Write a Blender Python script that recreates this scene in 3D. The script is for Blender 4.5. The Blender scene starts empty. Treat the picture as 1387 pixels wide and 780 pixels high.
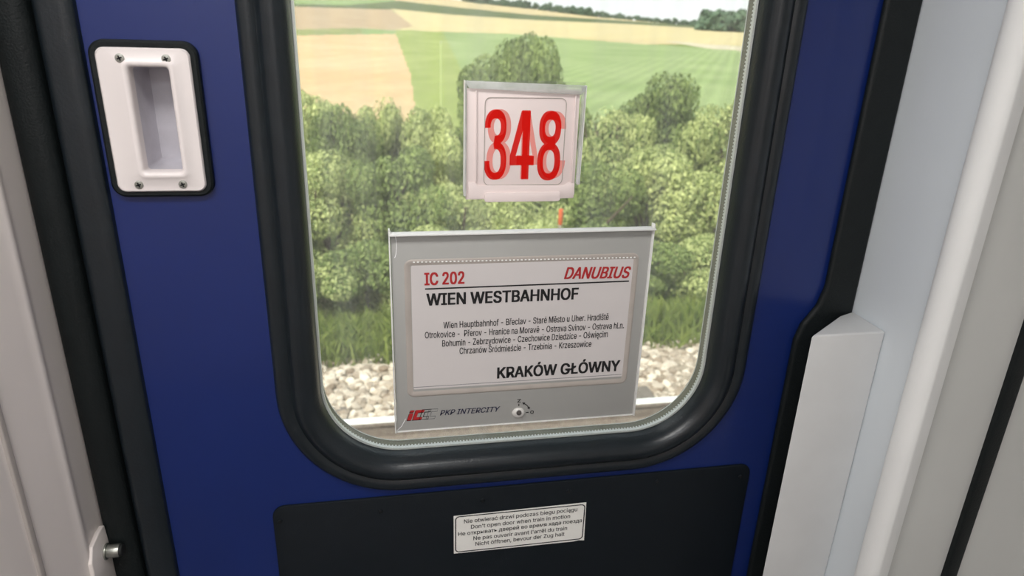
import bpy, bmesh, math, random
from mathutils import Vector, Matrix, noise

random.seed(7)
sc = bpy.context.scene
col = sc.collection

# ------------------------------------------------------------------ camera, world, lights, exposure
W, H, FPX = 1387, 780, 940.0
YAW, PITCH, ROLL = math.radians(11.25427746), math.radians(-21.18980731), math.radians(1.92738883)
CAM = Vector((0, -0.86, 1.6))
_f = Vector((math.sin(YAW)*math.cos(PITCH), math.cos(YAW)*math.cos(PITCH), math.sin(PITCH)))
_r = Vector((math.cos(YAW), -math.sin(YAW), 0))
_u = _r.cross(_f)
_R = _r*math.cos(ROLL) + _u*math.sin(ROLL)
_U = -_r*math.sin(ROLL) + _u*math.cos(ROLL)
cd = bpy.data.cameras.new('camera')
cam = bpy.data.objects.new('camera', cd); col.objects.link(cam)
cam.matrix_world = Matrix(((_R.x, _U.x, -_f.x, CAM.x), (_R.y, _U.y, -_f.y, CAM.y), (_R.z, _U.z, -_f.z, CAM.z), (0, 0, 0, 1)))
cd.sensor_width = 36.0; cd.sensor_fit = 'HORIZONTAL'
cd.lens = FPX/W*36.0
cd.clip_start = 0.02; cd.clip_end = 5000
cd.dof.use_dof = True; cd.dof.focus_distance = 0.95; cd.dof.aperture_fstop = 6.0
sc.camera = cam

sc.view_settings.view_transform = 'Standard'
sc.view_settings.look = 'None'
sc.view_settings.gamma = 1.0
sc.view_settings.exposure = 0.0
sc.view_settings.use_curve_mapping = False

SKY_STRENGTH = 1.4
SUN_STRENGTH = 5.8
LAMP_POWER = 11.0
REAR_FILL_POWER = 9.0

world = bpy.data.worlds.new('world'); sc.world = world; world.use_nodes = True
wn = world.node_tree; wn.nodes.clear()
def wnode(t): return wn.nodes.new(t)
out = wnode('ShaderNodeOutputWorld'); bg = wnode('ShaderNodeBackground')
tc = wnode('ShaderNodeTexCoord'); sep = wnode('ShaderNodeSeparateXYZ')
ramp = wnode('ShaderNodeValToRGB'); nz = wnode('ShaderNodeTexNoise'); mix = wnode('ShaderNodeMix')
mix.data_type = 'RGBA'
ramp.color_ramp.elements[0].position = 0.0; ramp.color_ramp.elements[0].color = (0.93, 0.95, 0.97, 1)
ramp.color_ramp.elements[1].position = 0.7; ramp.color_ramp.elements[1].color = (0.62, 0.76, 0.95, 1)
nz.inputs['Scale'].default_value = 2.5; nz.inputs['Detail'].default_value = 4
wn.links.new(tc.outputs['Generated'], sep.inputs[0]); wn.links.new(sep.outputs['Z'], ramp.inputs[0])
wn.links.new(tc.outputs['Generated'], nz.inputs['Vector'])
wn.links.new(nz.outputs['Fac'], mix.inputs['Factor']); wn.links.new(ramp.outputs[0], mix.inputs['A'])
mix.inputs['B'].default_value = (0.97, 0.97, 0.97, 1)
wn.links.new(mix.outputs['Result'], bg.inputs[0]); bg.inputs[1].default_value = SKY_STRENGTH
wn.links.new(bg.outputs[0], out.inputs[0])

sd = bpy.data.lights.new('sun', 'SUN'); sd.energy = SUN_STRENGTH; sd.angle = math.radians(4); sd.color = (1.0, 0.95, 0.86)
sun = bpy.data.objects.new('sun', sd); col.objects.link(sun)
sun.rotation_euler = Vector((0.55, 0.62, -0.95)).to_track_quat('-Z', 'Y').to_euler()

def area(name, loc, target, sx, sy, power, color):
    d = bpy.data.lights.new(name, 'AREA'); d.shape = 'RECTANGLE'; d.size = sx; d.size_y = sy; d.energy = power; d.color = color
    o = bpy.data.objects.new(name, d); col.objects.link(o); o.location = loc
    o.rotation_euler = (Vector(target)-Vector(loc)).to_track_quat('-Z', 'Y').to_euler()
    return o
# vestibule ceiling lamp, and a rear lamp added for cool fill light
area('ceiling_lamp_light', (-.30, -.75, 2.21), (-.30, -.75, 0), 0.9, 0.3, LAMP_POWER, (1.0, 0.98, 0.96))
area('rear_fill_light', (-.30, -1.75, 2.21), (-.30, -1.75, 0), 0.9, 0.3, REAR_FILL_POWER, (0.94, 0.97, 1.0))

# ------------------------------------------------------------------ helpers
def lin(r, g, b):
    f = lambda c: (c/255/12.92) if c/255 <= .04045 else ((c/255+.055)/1.055)**2.4
    return (f(r), f(g), f(b), 1)

def mat(name, color, rough=0.5, metal=0.0, var=0.06, scale=30.0, bump=0.0, bump_scale=200.0, spec=0.5, coat=0.0, detail=4.0, color2=None):
    m = bpy.data.materials.new(name); m.use_nodes = True
    nt = m.node_tree; b = nt.nodes['Principled BSDF']
    tcn = nt.nodes.new('ShaderNodeTexCoord'); n = nt.nodes.new('ShaderNodeTexNoise')
    n.inputs['Scale'].default_value = scale; n.inputs['Detail'].default_value = detail
    nt.links.new(tcn.outputs['Object'], n.inputs['Vector'])
    r = nt.nodes.new('ShaderNodeValToRGB')
    c2 = color2 if color2 else tuple(min(1, c*(1+var)) for c in color[:3])+(1,)
    c1 = color if color2 else tuple(c*(1-var) for c in color[:3])+(1,)
    r.color_ramp.elements[0].color = c1; r.color_ramp.elements[1].color = c2
    r.color_ramp.elements[0].position = .3; r.color_ramp.elements[1].position = .7
    nt.links.new(n.outputs['Fac'], r.inputs[0]); nt.links.new(r.outputs[0], b.inputs['Base Color'])
    b.inputs['Roughness'].default_value = rough; b.inputs['Metallic'].default_value = metal
    b.inputs['Specular IOR Level'].default_value = spec
    if coat: b.inputs['Coat Weight'].default_value = coat
    if bump:
        n2 = nt.nodes.new('ShaderNodeTexNoise'); n2.inputs['Scale'].default_value = bump_scale
        nt.links.new(tcn.outputs['Object'], n2.inputs['Vector'])
        bp = nt.nodes.new('ShaderNodeBump'); bp.inputs['Strength'].default_value = bump; bp.inputs['Distance'].default_value = 0.002
        nt.links.new(n2.outputs['Fac'], bp.inputs['Height']); nt.links.new(bp.outputs[0], b.inputs['Normal'])
    return m

def foliage_mat(name, dark, light, scale=1.6, trans=0.35):
    m = bpy.data.materials.new(name); m.use_nodes = True
    nt = m.node_tree; nt.nodes.clear()
    o = nt.nodes.new('ShaderNodeOutputMaterial'); d = nt.nodes.new('ShaderNodeBsdfDiffuse'); t = nt.nodes.new('ShaderNodeBsdfTranslucent')
    mx = nt.nodes.new('ShaderNodeMixShader'); mx.inputs[0].default_value = trans
    g = nt.nodes.new('ShaderNodeNewGeometry'); r = nt.nodes.new('ShaderNodeValToRGB')
    n = nt.nodes.new('ShaderNodeTexNoise'); n.inputs['Scale'].default_value = scale; n.inputs['Detail'].default_value = 3
    a = nt.nodes.new('ShaderNodeMath'); a.operation = 'MULTIPLY_ADD'; a.inputs[1].default_value = .45
    s = nt.nodes.new('ShaderNodeMath'); s.operation = 'MULTIPLY'; s.inputs[1].default_value = .55
    nt.links.new(g.outputs['Position'], n.inputs['Vector'])
    nt.links.new(n.outputs['Fac'], s.inputs[0])
    nt.links.new(g.outputs['Random Per Island'], a.inputs[0]); nt.links.new(s.outputs[0], a.inputs[2])
    r.color_ramp.elements[0].position = .2; r.color_ramp.elements[0].color = dark
    r.color_ramp.elements[1].position = .8; r.color_ramp.elements[1].color = light
    nt.links.new(a.outputs[0], r.inputs[0])
    nt.links.new(r.outputs[0], d.inputs[0]); nt.links.new(r.outputs[0], t.inputs[0])
    nt.links.new(d.outputs[0], mx.inputs[1]); nt.links.new(t.outputs[0], mx.inputs[2]); nt.links.new(mx.outputs[0], o.inputs[0])
    return m

def clear_mat(name, tint=(1, 1, 1, 1), gloss=0.08, haze=0.0, haze_col=(0.8, 0.8, 0.8, 1), rough=0.03, streak=False):
    """Clear sheet: see-through, a weak mirror, and a dusty film that also carries reflected haze."""
    m = bpy.data.materials.new(name); m.use_nodes = True
    nt = m.node_tree; nt.nodes.clear()
    o = nt.nodes.new('ShaderNodeOutputMaterial'); t = nt.nodes.new('ShaderNodeBsdfTransparent'); t.inputs[0].default_value = tint
    g = nt.nodes.new('ShaderNodeBsdfGlossy'); g.inputs['Roughness'].default_value = rough
    fr = nt.nodes.new('ShaderNodeFresnel'); fr.inputs[0].default_value = 1.3
    ml = nt.nodes.new('ShaderNodeMath'); ml.operation = 'MULTIPLY_ADD'; ml.inputs[1].default_value = 0.8; ml.inputs[2].default_value = gloss*0.2
    nt.links.new(fr.outputs[0], ml.inputs[0])
    mx = nt.nodes.new('ShaderNodeMixShader'); nt.links.new(ml.outputs[0], mx.inputs[0])
    nt.links.new(t.outputs[0], mx.inputs[1]); nt.links.new(g.outputs[0], mx.inputs[2])
    last = mx
    if haze:
        df = nt.nodes.new('ShaderNodeBsdfDiffuse'); df.inputs[0].default_value = haze_col
        tl = nt.nodes.new('ShaderNodeBsdfTranslucent'); tl.inputs[0].default_value = haze_col
        m1 = nt.nodes.new('ShaderNodeMixShader'); m1.inputs[0].default_value = .7
        nt.links.new(df.outputs[0], m1.inputs[1]); nt.links.new(tl.outputs[0], m1.inputs[2])
        m2 = nt.nodes.new('ShaderNodeMixShader')
        tcn = nt.nodes.new('ShaderNodeTexCoord'); mp = nt.nodes.new('ShaderNodeMapping')
        mp.inputs['Scale'].default_value = (38, 38, 1.2) if streak else (9, 9, 9)
        n = nt.nodes.new('ShaderNodeTexNoise'); n.inputs['Scale'].default_value = 1.0; n.inputs['Detail'].default_value = 5
        nt.links.new(tcn.outputs['Object'], mp.inputs[0]); nt.links.new(mp.outputs[0], n.inputs['Vector'])
        rp = nt.nodes.new('ShaderNodeMapRange'); rp.inputs[1].default_value = .35; rp.inputs[2].default_value = .8
        rp.inputs[3].default_value = haze*.35; rp.inputs[4].default_value = haze*1.6
        nt.links.new(n.outputs['Fac'], rp.inputs[0]); nt.links.new(rp.outputs[0], m2.inputs[0])
        nt.links.new(mx.outputs[0], m2.inputs[1]); nt.links.new(m1.outputs[0], m2.inputs[2]); last = m2
    nt.links.new(last.outputs[0], o.inputs[0])
    return m

def ink_film(name, tint):
    m = bpy.data.materials.new(name); m.use_nodes = True
    nt = m.node_tree; nt.nodes.clear(); o = nt.nodes.new('ShaderNodeOutputMaterial'); t = nt.nodes.new('ShaderNodeBsdfTransparent')
    n = nt.nodes.new('ShaderNodeTexNoise'); n.inputs['Scale'].default_value = 40; r = nt.nodes.new('ShaderNodeValToRGB')
    r.color_ramp.elements[0].color = tuple(c*.96 for c in tint[:3])+(1,); r.color_ramp.elements[1].color = tint
    nt.links.new(n.outputs['Fac'], r.inputs[0]); nt.links.new(r.outputs[0], t.inputs[0]); nt.links.new(t.outputs[0], o.inputs[0])
    return m
def glow_plastic(name, color, trans=.65):
    """White plastic whose colour stands in for light caught in clear acrylic edges."""
    m = mat(name, color, .25, var=.02, scale=60); nt = m.node_tree; b = nt.nodes['Principled BSDF']; o = nt.nodes['Material Output']
    t = nt.nodes.new('ShaderNodeBsdfTranslucent'); t.inputs[0].default_value = color; x = nt.nodes.new('ShaderNodeMixShader'); x.inputs[0].default_value = trans
    nt.links.new(b.outputs[0], x.inputs[1]); nt.links.new(t.outputs[0], x.inputs[2]); nt.links.new(x.outputs[0], o.inputs[0])
    return m
def emit_mat(name, color, strength):
    m = bpy.data.materials.new(name); m.use_nodes = True
    b = m.node_tree.nodes['Principled BSDF']; b.inputs['Emission Color'].default_value = color; b.inputs['Emission Strength'].default_value = strength
    return m

def tag(o, label=None, cat=None, group=None, kind=None):
    if label: o['label'] = label
    if cat: o['category'] = cat
    if group: o['group'] = group
    if kind: o['kind'] = kind
    return o

def empty(name, loc=(0, 0, 0)):
    o = bpy.data.objects.new(name, None); col.objects.link(o); o.location = loc; o.empty_display_size = .05
    return o

def put(name, bm, m, parent=None, smooth=True, angle=35):
    me = bpy.data.meshes.new(name)
    bmesh.ops.recalc_face_normals(bm, faces=bm.faces)
    bm.to_mesh(me); bm.free()
    return put_mesh(name, me, m, parent, smooth, angle)

def put_mesh(name, me, m, parent=None, smooth=True, angle=35):
    me.materials.clear(); me.materials.append(m)
    if smooth:
        me.polygons.foreach_set('use_smooth', [True]*len(me.polygons))
        try: me.set_sharp_from_angle(angle=math.radians(angle))
        except Exception: pass
    o = bpy.data.objects.new(name, me); col.objects.link(o)
    if parent:
        o.parent = parent
        o.matrix_parent_inverse = Matrix.Translation(-parent.location) if parent.type == 'EMPTY' else Matrix()
    return o

def bevel(bm, w, seg=2, edges=None):
    bmesh.ops.bevel(bm, geom=list(edges if edges else bm.edges), offset=w, segments=seg, affect='EDGES', profile=.5, clamp_overlap=True)

def box(bm, x0, x1, y0, y1, z0, z1, bev=0, seg=2):
    t = bmesh.new()
    bmesh.ops.create_cube(t, size=1)
    for v in t.verts:
        v.co = Vector(((x0+x1)/2+v.co.x*(x1-x0), (y0+y1)/2+v.co.y*(y1-y0), (z0+z1)/2+v.co.z*(z1-z0)))
    if bev: bevel(t, bev, seg)
    merge(bm, t); return bm

def merge(bm, t):
    me = bpy.data.meshes.new('tmp'); t.to_mesh(me); t.free(); bm.from_mesh(me); bpy.data.meshes.remove(me)

def prism(bm, pts, to3, d0, d1, bev=0, seg=2):
    """Polygon pts (a, b) -> solid between depth d0 and d1; to3(a, b, d) gives the point."""
    t = bmesh.new()
    v0 = [t.verts.new(to3(a, b, d0)) for a, b in pts]; v1 = [t.verts.new(to3(a, b, d1)) for a, b in pts]
    t.faces.new(v0); t.faces.new(list(reversed(v1)))
    n = len(pts)
    for i in range(n): t.faces.new((v0[i], v0[(i+1) % n], v1[(i+1) % n], v1[i]))
    bmesh.ops.recalc_face_normals(t, faces=t.faces)
    if bev: bevel(t, bev, seg)
    merge(bm, t); return bm

XZ = lambda a, b, d: Vector((a, d, b))
XY = lambda a, b, d: Vector((a, b, d))
YZ = lambda a, b, d: Vector((d, a, b))

def rr(x0, x1, z0, z1, r, n=12):
    """Rounded rectangle, counter-clockwise: list of (x, z, nx, nz)."""
    P = []
    for cx, cz, a0 in ((x1-r, z1-r, 0), (x0+r, z1-r, 90), (x0+r, z0+r, 180), (x1-r, z0+r, 270)):
        for i in range(n+1):
            a = math.radians(a0+90*i/n); P.append((cx+r*math.cos(a), cz+r*math.sin(a), math.cos(a), math.sin(a)))
    return P
def rrp(*a, **k): return [(p[0], p[1]) for p in rr(*a, **k)]

def sweep(bm, path, prof, closed_prof=False):
    rings = []
    for o, y in prof:
        rings.append([bm.verts.new((x+nx*o, y, z+nz*o)) for x, z, nx, nz in path])
    n = len(path); k = len(prof)
    for j in range(k if closed_prof else k-1):
        a, b = rings[j], rings[(j+1) % k]
        for i in range(n): bm.faces.new((a[i], a[(i+1) % n], b[(i+1) % n], b[i]))
    return bm

def plate_with_holes(bm, outer, holes, y0, y1):
    """Flat plate in XZ with holes, from front y0 to back y1."""
    t = bmesh.new(); edges = []
    loops = [outer]+holes
    for L in loops:
        vs = [t.verts.new((x, y0, z)) for x, z in L]
        edges += [t.edges.new((vs[i], vs[(i+1) % len(vs)])) for i in range(len(vs))]
    bmesh.ops.triangle_fill(t, edges=edges, use_beauty=True)
    ret = bmesh.ops.extrude_face_region(t, geom=list(t.faces))
    for g in ret['geom']:
        if isinstance(g, bmesh.types.BMVert): g.co.y = y1
    bmesh.ops.recalc_face_normals(t, faces=t.faces)
    merge(bm, t); return bm

def cyl(bm, p0, p1, r0, r1=None, n=20, bev=0):
    r1 = r0 if r1 is None else r1
    p0, p1 = Vector(p0), Vector(p1); d = p1-p0
    t = bmesh.new(); bmesh.ops.create_cone(t, cap_ends=True, segments=n, radius1=r0, radius2=r1, depth=d.length)
    if bev: bevel(t, bev, 2, [e for e in t.edges if abs(e.verts[0].co.z-e.verts[1].co.z) < 1e-6])
    q = d.to_track_quat('Z', 'Y').to_matrix().to_4x4()
    bmesh.ops.transform(t, matrix=Matrix.Translation((p0+p1)/2) @ q, verts=t.verts)
    merge(bm, t); return bm

def ball(bm, c, sx, sy, sz, sub=2):
    t = bmesh.new(); bmesh.ops.create_icosphere(t, subdivisions=sub, radius=1)
    for v in t.verts: v.co = Vector((c[0]+v.co.x*sx, c[1]+v.co.y*sy, c[2]+v.co.z*sz))
    merge(bm, t); return bm

def wall_strip(bm, pts, z0, z1, thick=0.03):
    """Plan polyline (x, y) drawn up from z0 to z1."""
    lo = [bm.verts.new((x, y, z0)) for x, y in pts]; hi = [bm.verts.new((x, y, z1)) for x, y in pts]
    for i in range(len(pts)-1): bm.faces.new((lo[i], lo[i+1], hi[i+1], hi[i]))
    return bm

def fillet(p, r, n=6):
    """Round the corners of an open polyline."""
    P = [Vector(q) for q in p]; out = [P[0]]
    for i in range(1, len(P)-1):
        a, b, c = P[i-1], P[i], P[i+1]; ri = r[i-1] if isinstance(r, (list, tuple)) else r
        u, v = (a-b), (c-b); l = min(ri, u.length*.48, v.length*.48)
        s, e = b+u.normalized()*l, b+v.normalized()*l
        for k in range(n+1):
            t = k/n; out.append((1-t)**2*s+2*t*(1-t)*b+t*t*e)
    out.append(P[-1]); return [(q.x, q.y) for q in out]

def inside(p, poly):
    c = False; n = len(poly)
    for i in range(n):
        (x1, y1), (x2, y2) = poly[i], poly[i-1]
        if (y1 > p[1]) != (y2 > p[1]) and p[0] < (x2-x1)*(p[1]-y1)/(y2-y1)+x1: c = not c
    return c
def pix(x, y):
    d = _f*FPX + _R*(x-W/2) - _U*(y-H/2); return d.normalized()
def at(x, y, Y):
    """Point where the view line of a photo pixel meets the upright plane at distance Y."""
    d = pix(x, y); return CAM + d*((Y-CAM.y)/d.y)
def project(P):
    v = Vector(P)-CAM; w = v.dot(_f)
    if w < 1e-3: return None
    return (W/2+FPX*v.dot(_R)/w, H/2-FPX*v.dot(_U)/w)

# ------------------------------------------------------------------ lettering
# outlines of a plain grotesque alphabet, in thousandths of an em: advance width, closed contours
GLYPHS = {
    ' ': (188, []),
    "'": (206, [[78,318,70,509,136,509,128,318]]),
    ',': (188, [[38,-119,68,71,137,71,84,-119]]),
    '-': (453, [[337,244,337,188,114,188,114,244]]),
    '.': (188, [[95,-4,78,-1,63,9,53,24,50,41,53,59,63,73,78,83,95,87,113,83,128,73,138,59,141,41,138,24,128,9,113,-1]]),
    '0': (453, [[227,-7,174,1,130,24,95,62,69,113,60,144,53,178,49,214,48,254,49,294,53,330,60,364,69,395,95,447,130,484,174,508,227,516,279,508,323,484,358,447,384,395,393,364,400,330,404,294,405,254,404,214,400,178,393,144,384,113,359,62,323,24,279,1],[227,50,261,56,290,74,313,103,330,144,340,194,344,254,340,314,330,365,313,405,290,435,261,453,227,460,192,453,163,435,140,405,123,365,113,314,109,254,113,194,123,144,140,103,163,74,192,56]]),
    '2': (453, [[64,0,64,47,234,229,282,282,299,305,311,327,318,348,320,371,317,397,308,419,293,436,273,449,250,457,224,460,196,457,172,447,153,433,139,413,130,390,127,362,66,362,71,405,86,442,111,473,143,496,182,511,225,516,268,511,306,497,337,474,361,445,376,411,381,372,378,345,371,318,357,290,336,259,267,180,153,60,153,57,389,57,389,0]]),
    'A': (480, [[16,0,201,509,276,509,463,0,395,0,287,302,264,372,232,478,245,478,213,371,191,302,85,0],[110,142,110,199,370,199,370,142]]),
    'B': (456, [[60,0,60,509,241,509,289,504,329,491,359,469,381,442,394,410,398,374,395,344,387,320,373,301,356,286,336,275,315,267,315,262,339,257,363,245,385,227,402,203,414,173,418,136,413,100,400,67,377,39,344,18,301,4,247,0],[125,57,245,57,296,63,330,80,349,105,355,137,352,161,342,184,327,203,306,218,279,228,248,231,125,231],[125,285,238,285,265,288,288,296,308,309,323,326,333,348,336,372,330,403,313,429,283,446,240,452,125,452]]),
    'C': (510, [[267,-7,235,-5,205,1,177,11,150,25,126,42,104,63,86,88,70,115,57,146,48,179,42,215,40,254,42,293,48,329,57,362,70,393,86,421,104,445,126,466,150,484,177,498,205,508,235,514,267,516,305,513,340,504,373,490,402,471,427,447,448,418,463,385,473,348,408,348,401,373,389,395,375,413,357,428,337,440,315,449,292,454,267,456,223,450,184,432,150,403,125,364,109,314,103,254,109,194,125,145,151,105,184,76,223,59,267,53,292,55,315,60,337,69,357,81,375,96,389,114,401,136,408,160,473,160,463,124,448,91,428,62,402,38,373,19,341,5,305,-4]]),
    'D': (502, [[219,0,96,0,96,57,215,57,272,63,318,81,354,110,379,149,394,198,399,255,394,312,379,361,354,399,320,428,275,446,221,452,93,452,93,509,225,509,261,507,294,501,325,492,353,478,399,441,433,391,446,361,455,329,460,293,462,255,460,217,455,181,446,149,433,119,417,92,398,68,376,48,351,31,322,17,291,8,256,2],[125,509,125,0,60,0,60,509]]),
    'E': (419, [[60,0,60,509,372,509,372,452,125,452,125,286,355,286,355,229,125,229,125,57,375,57,375,0]]),
    'F': (410, [[60,0,60,509,369,509,369,452,125,452,125,278,346,278,346,221,125,221,125,0]]),
    'G': (520, [[269,-7,236,-5,205,1,176,11,149,25,125,43,104,64,85,88,69,116,57,146,47,179,42,215,40,254,42,293,47,329,57,362,69,393,85,421,103,445,125,466,149,484,175,498,203,508,233,514,265,516,304,513,340,504,374,489,403,469,429,445,449,416,465,384,474,349,408,349,399,372,387,393,373,411,356,427,337,439,315,448,291,454,265,456,222,450,183,432,150,404,125,364,109,314,103,254,109,194,125,145,151,105,184,76,224,59,269,53,309,57,345,71,374,93,396,123,410,160,415,202,434,199,283,199,283,256,478,256,478,200,471,141,451,91,419,50,377,19,326,0]]),
    'H': (517, [[60,0,60,509,125,509,125,289,392,289,392,509,457,509,457,0,392,0,392,232,125,232,125,0]]),
    'I': (300, [[31,0,31,57,118,57,118,452,31,452,31,509,269,509,269,452,183,452,183,57,269,57,269,0]]),
    'K': (467, [[104,145,104,216,139,261,174,303,212,344,364,509,448,509,231,276,228,276],[60,0,60,509,125,509,125,334,124,225,125,193,125,0],[372,0,188,259,228,309,449,0]]),
    'M': (628, [[60,0,60,509,152,509,277,187,287,159,299,123,311,84,322,49,307,49,318,83,330,121,342,158,352,187,476,509,568,509,568,0,504,0,504,291,504,327,505,369,506,413,507,457,513,457,498,409,482,363,467,322,456,291,342,0,286,0,170,291,159,321,145,361,129,408,112,457,119,457,120,416,121,372,122,328,122,291,122,0]]),
    'N': (523, [[60,0,60,509,136,509,343,183,363,151,388,107,414,55,405,54,401,108,399,157,399,195,399,509,463,509,463,0,387,0,202,290,177,331,148,381,108,452,119,454,122,384,124,328,125,291,125,0]]),
    'O': (533, [[267,-7,235,-5,205,1,177,11,150,25,126,42,105,63,86,88,70,115,57,146,48,179,42,215,40,254,42,293,48,329,57,362,70,393,86,421,105,445,126,466,150,484,177,498,205,508,235,514,267,516,299,514,329,508,357,498,384,484,408,466,429,445,448,421,464,393,477,362,486,329,491,293,493,254,491,215,486,179,477,146,464,115,448,88,429,63,408,42,384,25,357,11,329,1,299,-5],[267,53,310,59,349,76,383,105,408,144,425,194,430,254,425,314,408,365,383,404,349,433,310,450,267,456,223,450,184,433,151,404,125,364,109,314,103,254,109,194,125,144,151,105,184,76,223,59]]),
    'P': (445, [[60,0,60,509,235,509,289,503,332,487,366,462,390,430,404,391,409,348,404,304,390,265,366,233,332,207,289,191,235,186,109,186,109,242,233,242,269,246,297,256,318,272,333,294,342,319,344,348,342,376,333,402,318,423,297,439,268,449,232,452,125,452,125,0]]),
    'R': (449, [[60,0,60,509,236,509,290,504,333,489,367,465,390,433,405,395,409,352,405,309,390,271,367,240,333,217,289,203,236,198,96,198,96,255,234,255,269,258,298,267,319,281,334,300,342,324,345,352,342,380,334,405,319,425,298,440,269,449,233,452,125,452,125,0],[353,0,230,229,303,229,428,0]]),
    'S': (447, [[224,-9,172,-4,128,9,91,31,64,60,46,96,38,137,104,137,110,110,123,88,142,71,166,59,194,52,224,49,257,52,286,60,311,74,329,92,341,114,346,139,342,161,332,179,316,193,296,205,245,222,184,239,128,260,86,289,60,326,52,372,58,413,75,448,102,476,138,498,180,511,227,516,275,511,316,498,351,476,377,449,394,415,401,378,337,378,326,412,302,437,267,453,225,459,194,456,167,448,145,435,129,418,118,398,115,376,119,352,131,334,148,319,169,308,212,293,264,279,312,264,336,252,359,238,379,220,395,198,405,171,408,139,403,99,386,64,360,34,323,11,278,-4]]),
    'T': (449, [[32,452,32,509,417,509,417,452,257,452,257,0,193,0,193,452]]),
    'U': (517, [[259,-8,203,-2,154,15,114,43,85,80,66,124,60,173,60,509,124,509,124,178,128,144,141,113,160,87,187,68,220,56,259,52,298,56,331,68,357,87,377,113,389,144,393,178,393,509,457,509,457,173,451,124,433,80,403,43,363,15,315,-2]]),
    'W': (686, [[155,0,16,509,82,509,163,196,175,145,187,94,197,40,189,40,200,94,211,145,224,196,306,509,380,509,462,196,474,145,486,94,497,40,488,40,499,94,510,145,523,196,603,509,670,509,530,0,455,0,368,323,351,391,336,475,350,475,335,395,318,323,230,0]]),
    'Y': (472, [[203,0,203,208,16,509,91,509,192,344,222,292,250,230,224,230,251,293,280,344,381,509,455,509,268,208,268,0]]),
    'Z': (438, [[42,0,42,46,273,385,306,431,341,476,348,454,285,452,223,452,40,452,40,509,397,509,397,462,169,129,134,81,97,33,90,54,152,57,214,57,399,57,399,0]]),
    'a': (389, [[160,-9,126,-5,94,5,68,22,48,45,35,73,30,108,34,138,43,161,58,179,78,193,100,203,125,211,178,220,234,227,252,230,265,235,273,243,276,255,276,257,273,279,267,297,256,311,240,322,220,329,196,331,171,329,149,322,132,313,118,301,107,288,100,274,41,291,57,322,79,346,104,364,133,375,163,382,194,384,239,379,263,372,286,360,306,343,322,320,333,290,337,251,337,0,277,0,277,52,272,52,252,25,236,12,215,1,190,-6],[170,45,202,49,228,59,248,74,263,93,272,115,276,138,276,190,259,182,231,176,200,171,175,168,134,159,117,150,103,139,95,124,92,105,94,87,102,72,114,61,130,52,149,47]]),
    'b': (424, [[229,-8,198,-5,172,4,153,17,138,31,118,59,112,59,112,0,53,0,53,509,114,509,114,319,118,319,137,346,152,360,171,373,197,381,229,384,274,378,313,361,345,332,370,293,385,245,390,189,385,133,370,84,346,45,313,16,274,-2],[220,47,253,51,279,66,301,88,316,117,325,151,328,189,325,227,316,261,301,290,280,311,253,325,220,330,188,325,161,312,140,291,125,263,116,229,113,189,116,150,125,115,140,86,162,65,188,51]]),
    'c': (396, [[207,-8,159,-2,117,16,82,46,56,85,40,133,34,187,40,243,56,291,82,330,117,360,159,378,207,384,234,383,260,377,284,368,305,356,324,341,340,322,353,301,362,277,303,262,290,289,270,311,242,325,207,330,173,325,145,310,124,287,108,258,99,224,96,187,99,151,108,117,124,89,145,66,173,51,207,46,243,52,271,66,292,89,304,117,363,102,354,78,341,56,325,37,306,21,285,9,261,-1,235,-6]]),
    'd': (424, [[195,-8,151,-2,111,16,79,45,55,84,39,133,34,189,39,245,55,293,79,332,112,361,151,378,196,384,228,381,253,373,272,360,287,346,306,319,311,319,311,509,372,509,372,0,313,0,313,59,307,59,287,31,272,17,252,4,227,-5],[205,47,236,51,263,65,284,86,299,115,309,150,312,189,309,229,300,263,284,291,263,312,237,325,205,330,172,325,145,311,124,290,108,261,99,227,96,189,99,151,109,117,124,88,145,66,172,51]]),
    'e': (404, [[212,-8,161,-2,117,16,82,46,56,85,40,132,34,187,39,242,55,290,81,329,115,359,157,378,205,384,236,382,266,374,294,361,319,341,341,315,357,282,368,242,371,194,371,169,75,169,75,221,338,221,310,202,307,237,298,269,283,294,263,314,237,326,205,330,173,326,146,313,125,294,109,270,99,241,96,211,96,178,100,139,110,106,128,80,151,61,179,50,212,46,234,48,254,53,271,61,285,73,297,88,306,105,365,91,353,63,335,39,311,19,283,4,249,-5]]),
    'f': (254, [[228,379,228,327,6,327,6,379],[81,0,81,432,84,461,96,486,113,505,135,519,161,527,187,530,222,527,243,521,227,468,215,472,195,474,171,470,154,460,145,443,142,419,142,0]]),
    'g': (425, [[207,-151,168,-148,134,-140,105,-127,82,-110,64,-91,51,-69,101,-41,122,-66,136,-78,154,-88,178,-95,207,-97,249,-92,282,-75,304,-47,311,-6,311,68,306,68,287,41,272,28,252,16,227,8,195,5,152,10,113,27,80,53,55,90,39,136,34,191,39,246,55,293,80,332,112,361,152,378,196,384,228,382,253,373,273,360,288,346,308,319,313,319,313,379,372,379,372,-9,367,-54,350,-90,324,-117,291,-136,251,-147],[205,59,237,63,264,75,285,95,300,121,309,154,312,193,309,231,300,264,285,291,264,312,237,325,205,330,172,325,145,312,124,290,109,262,99,229,96,193,99,155,109,123,124,96,145,76,172,63]]),
    'h': (410, [[114,227,114,0,53,0,53,509,114,509,114,287,102,287,124,332,152,362,187,379,227,384,264,380,295,369,321,349,341,321,353,285,357,240,357,0,296,0,296,235,290,275,273,304,246,323,210,329,184,326,161,317,141,303,126,283,117,257]]),
    'i': (167, [[53,0,53,379,114,379,114,0],[84,443,67,446,54,455,44,468,41,483,44,499,54,512,67,521,84,524,100,521,114,512,123,499,126,483,123,468,114,455,100,446]]),
    'k': (381, [[110,137,110,212,121,212,284,379,360,379,184,199,177,199],[53,0,53,509,114,509,114,0],[294,0,148,186,191,229,372,0]]),
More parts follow.
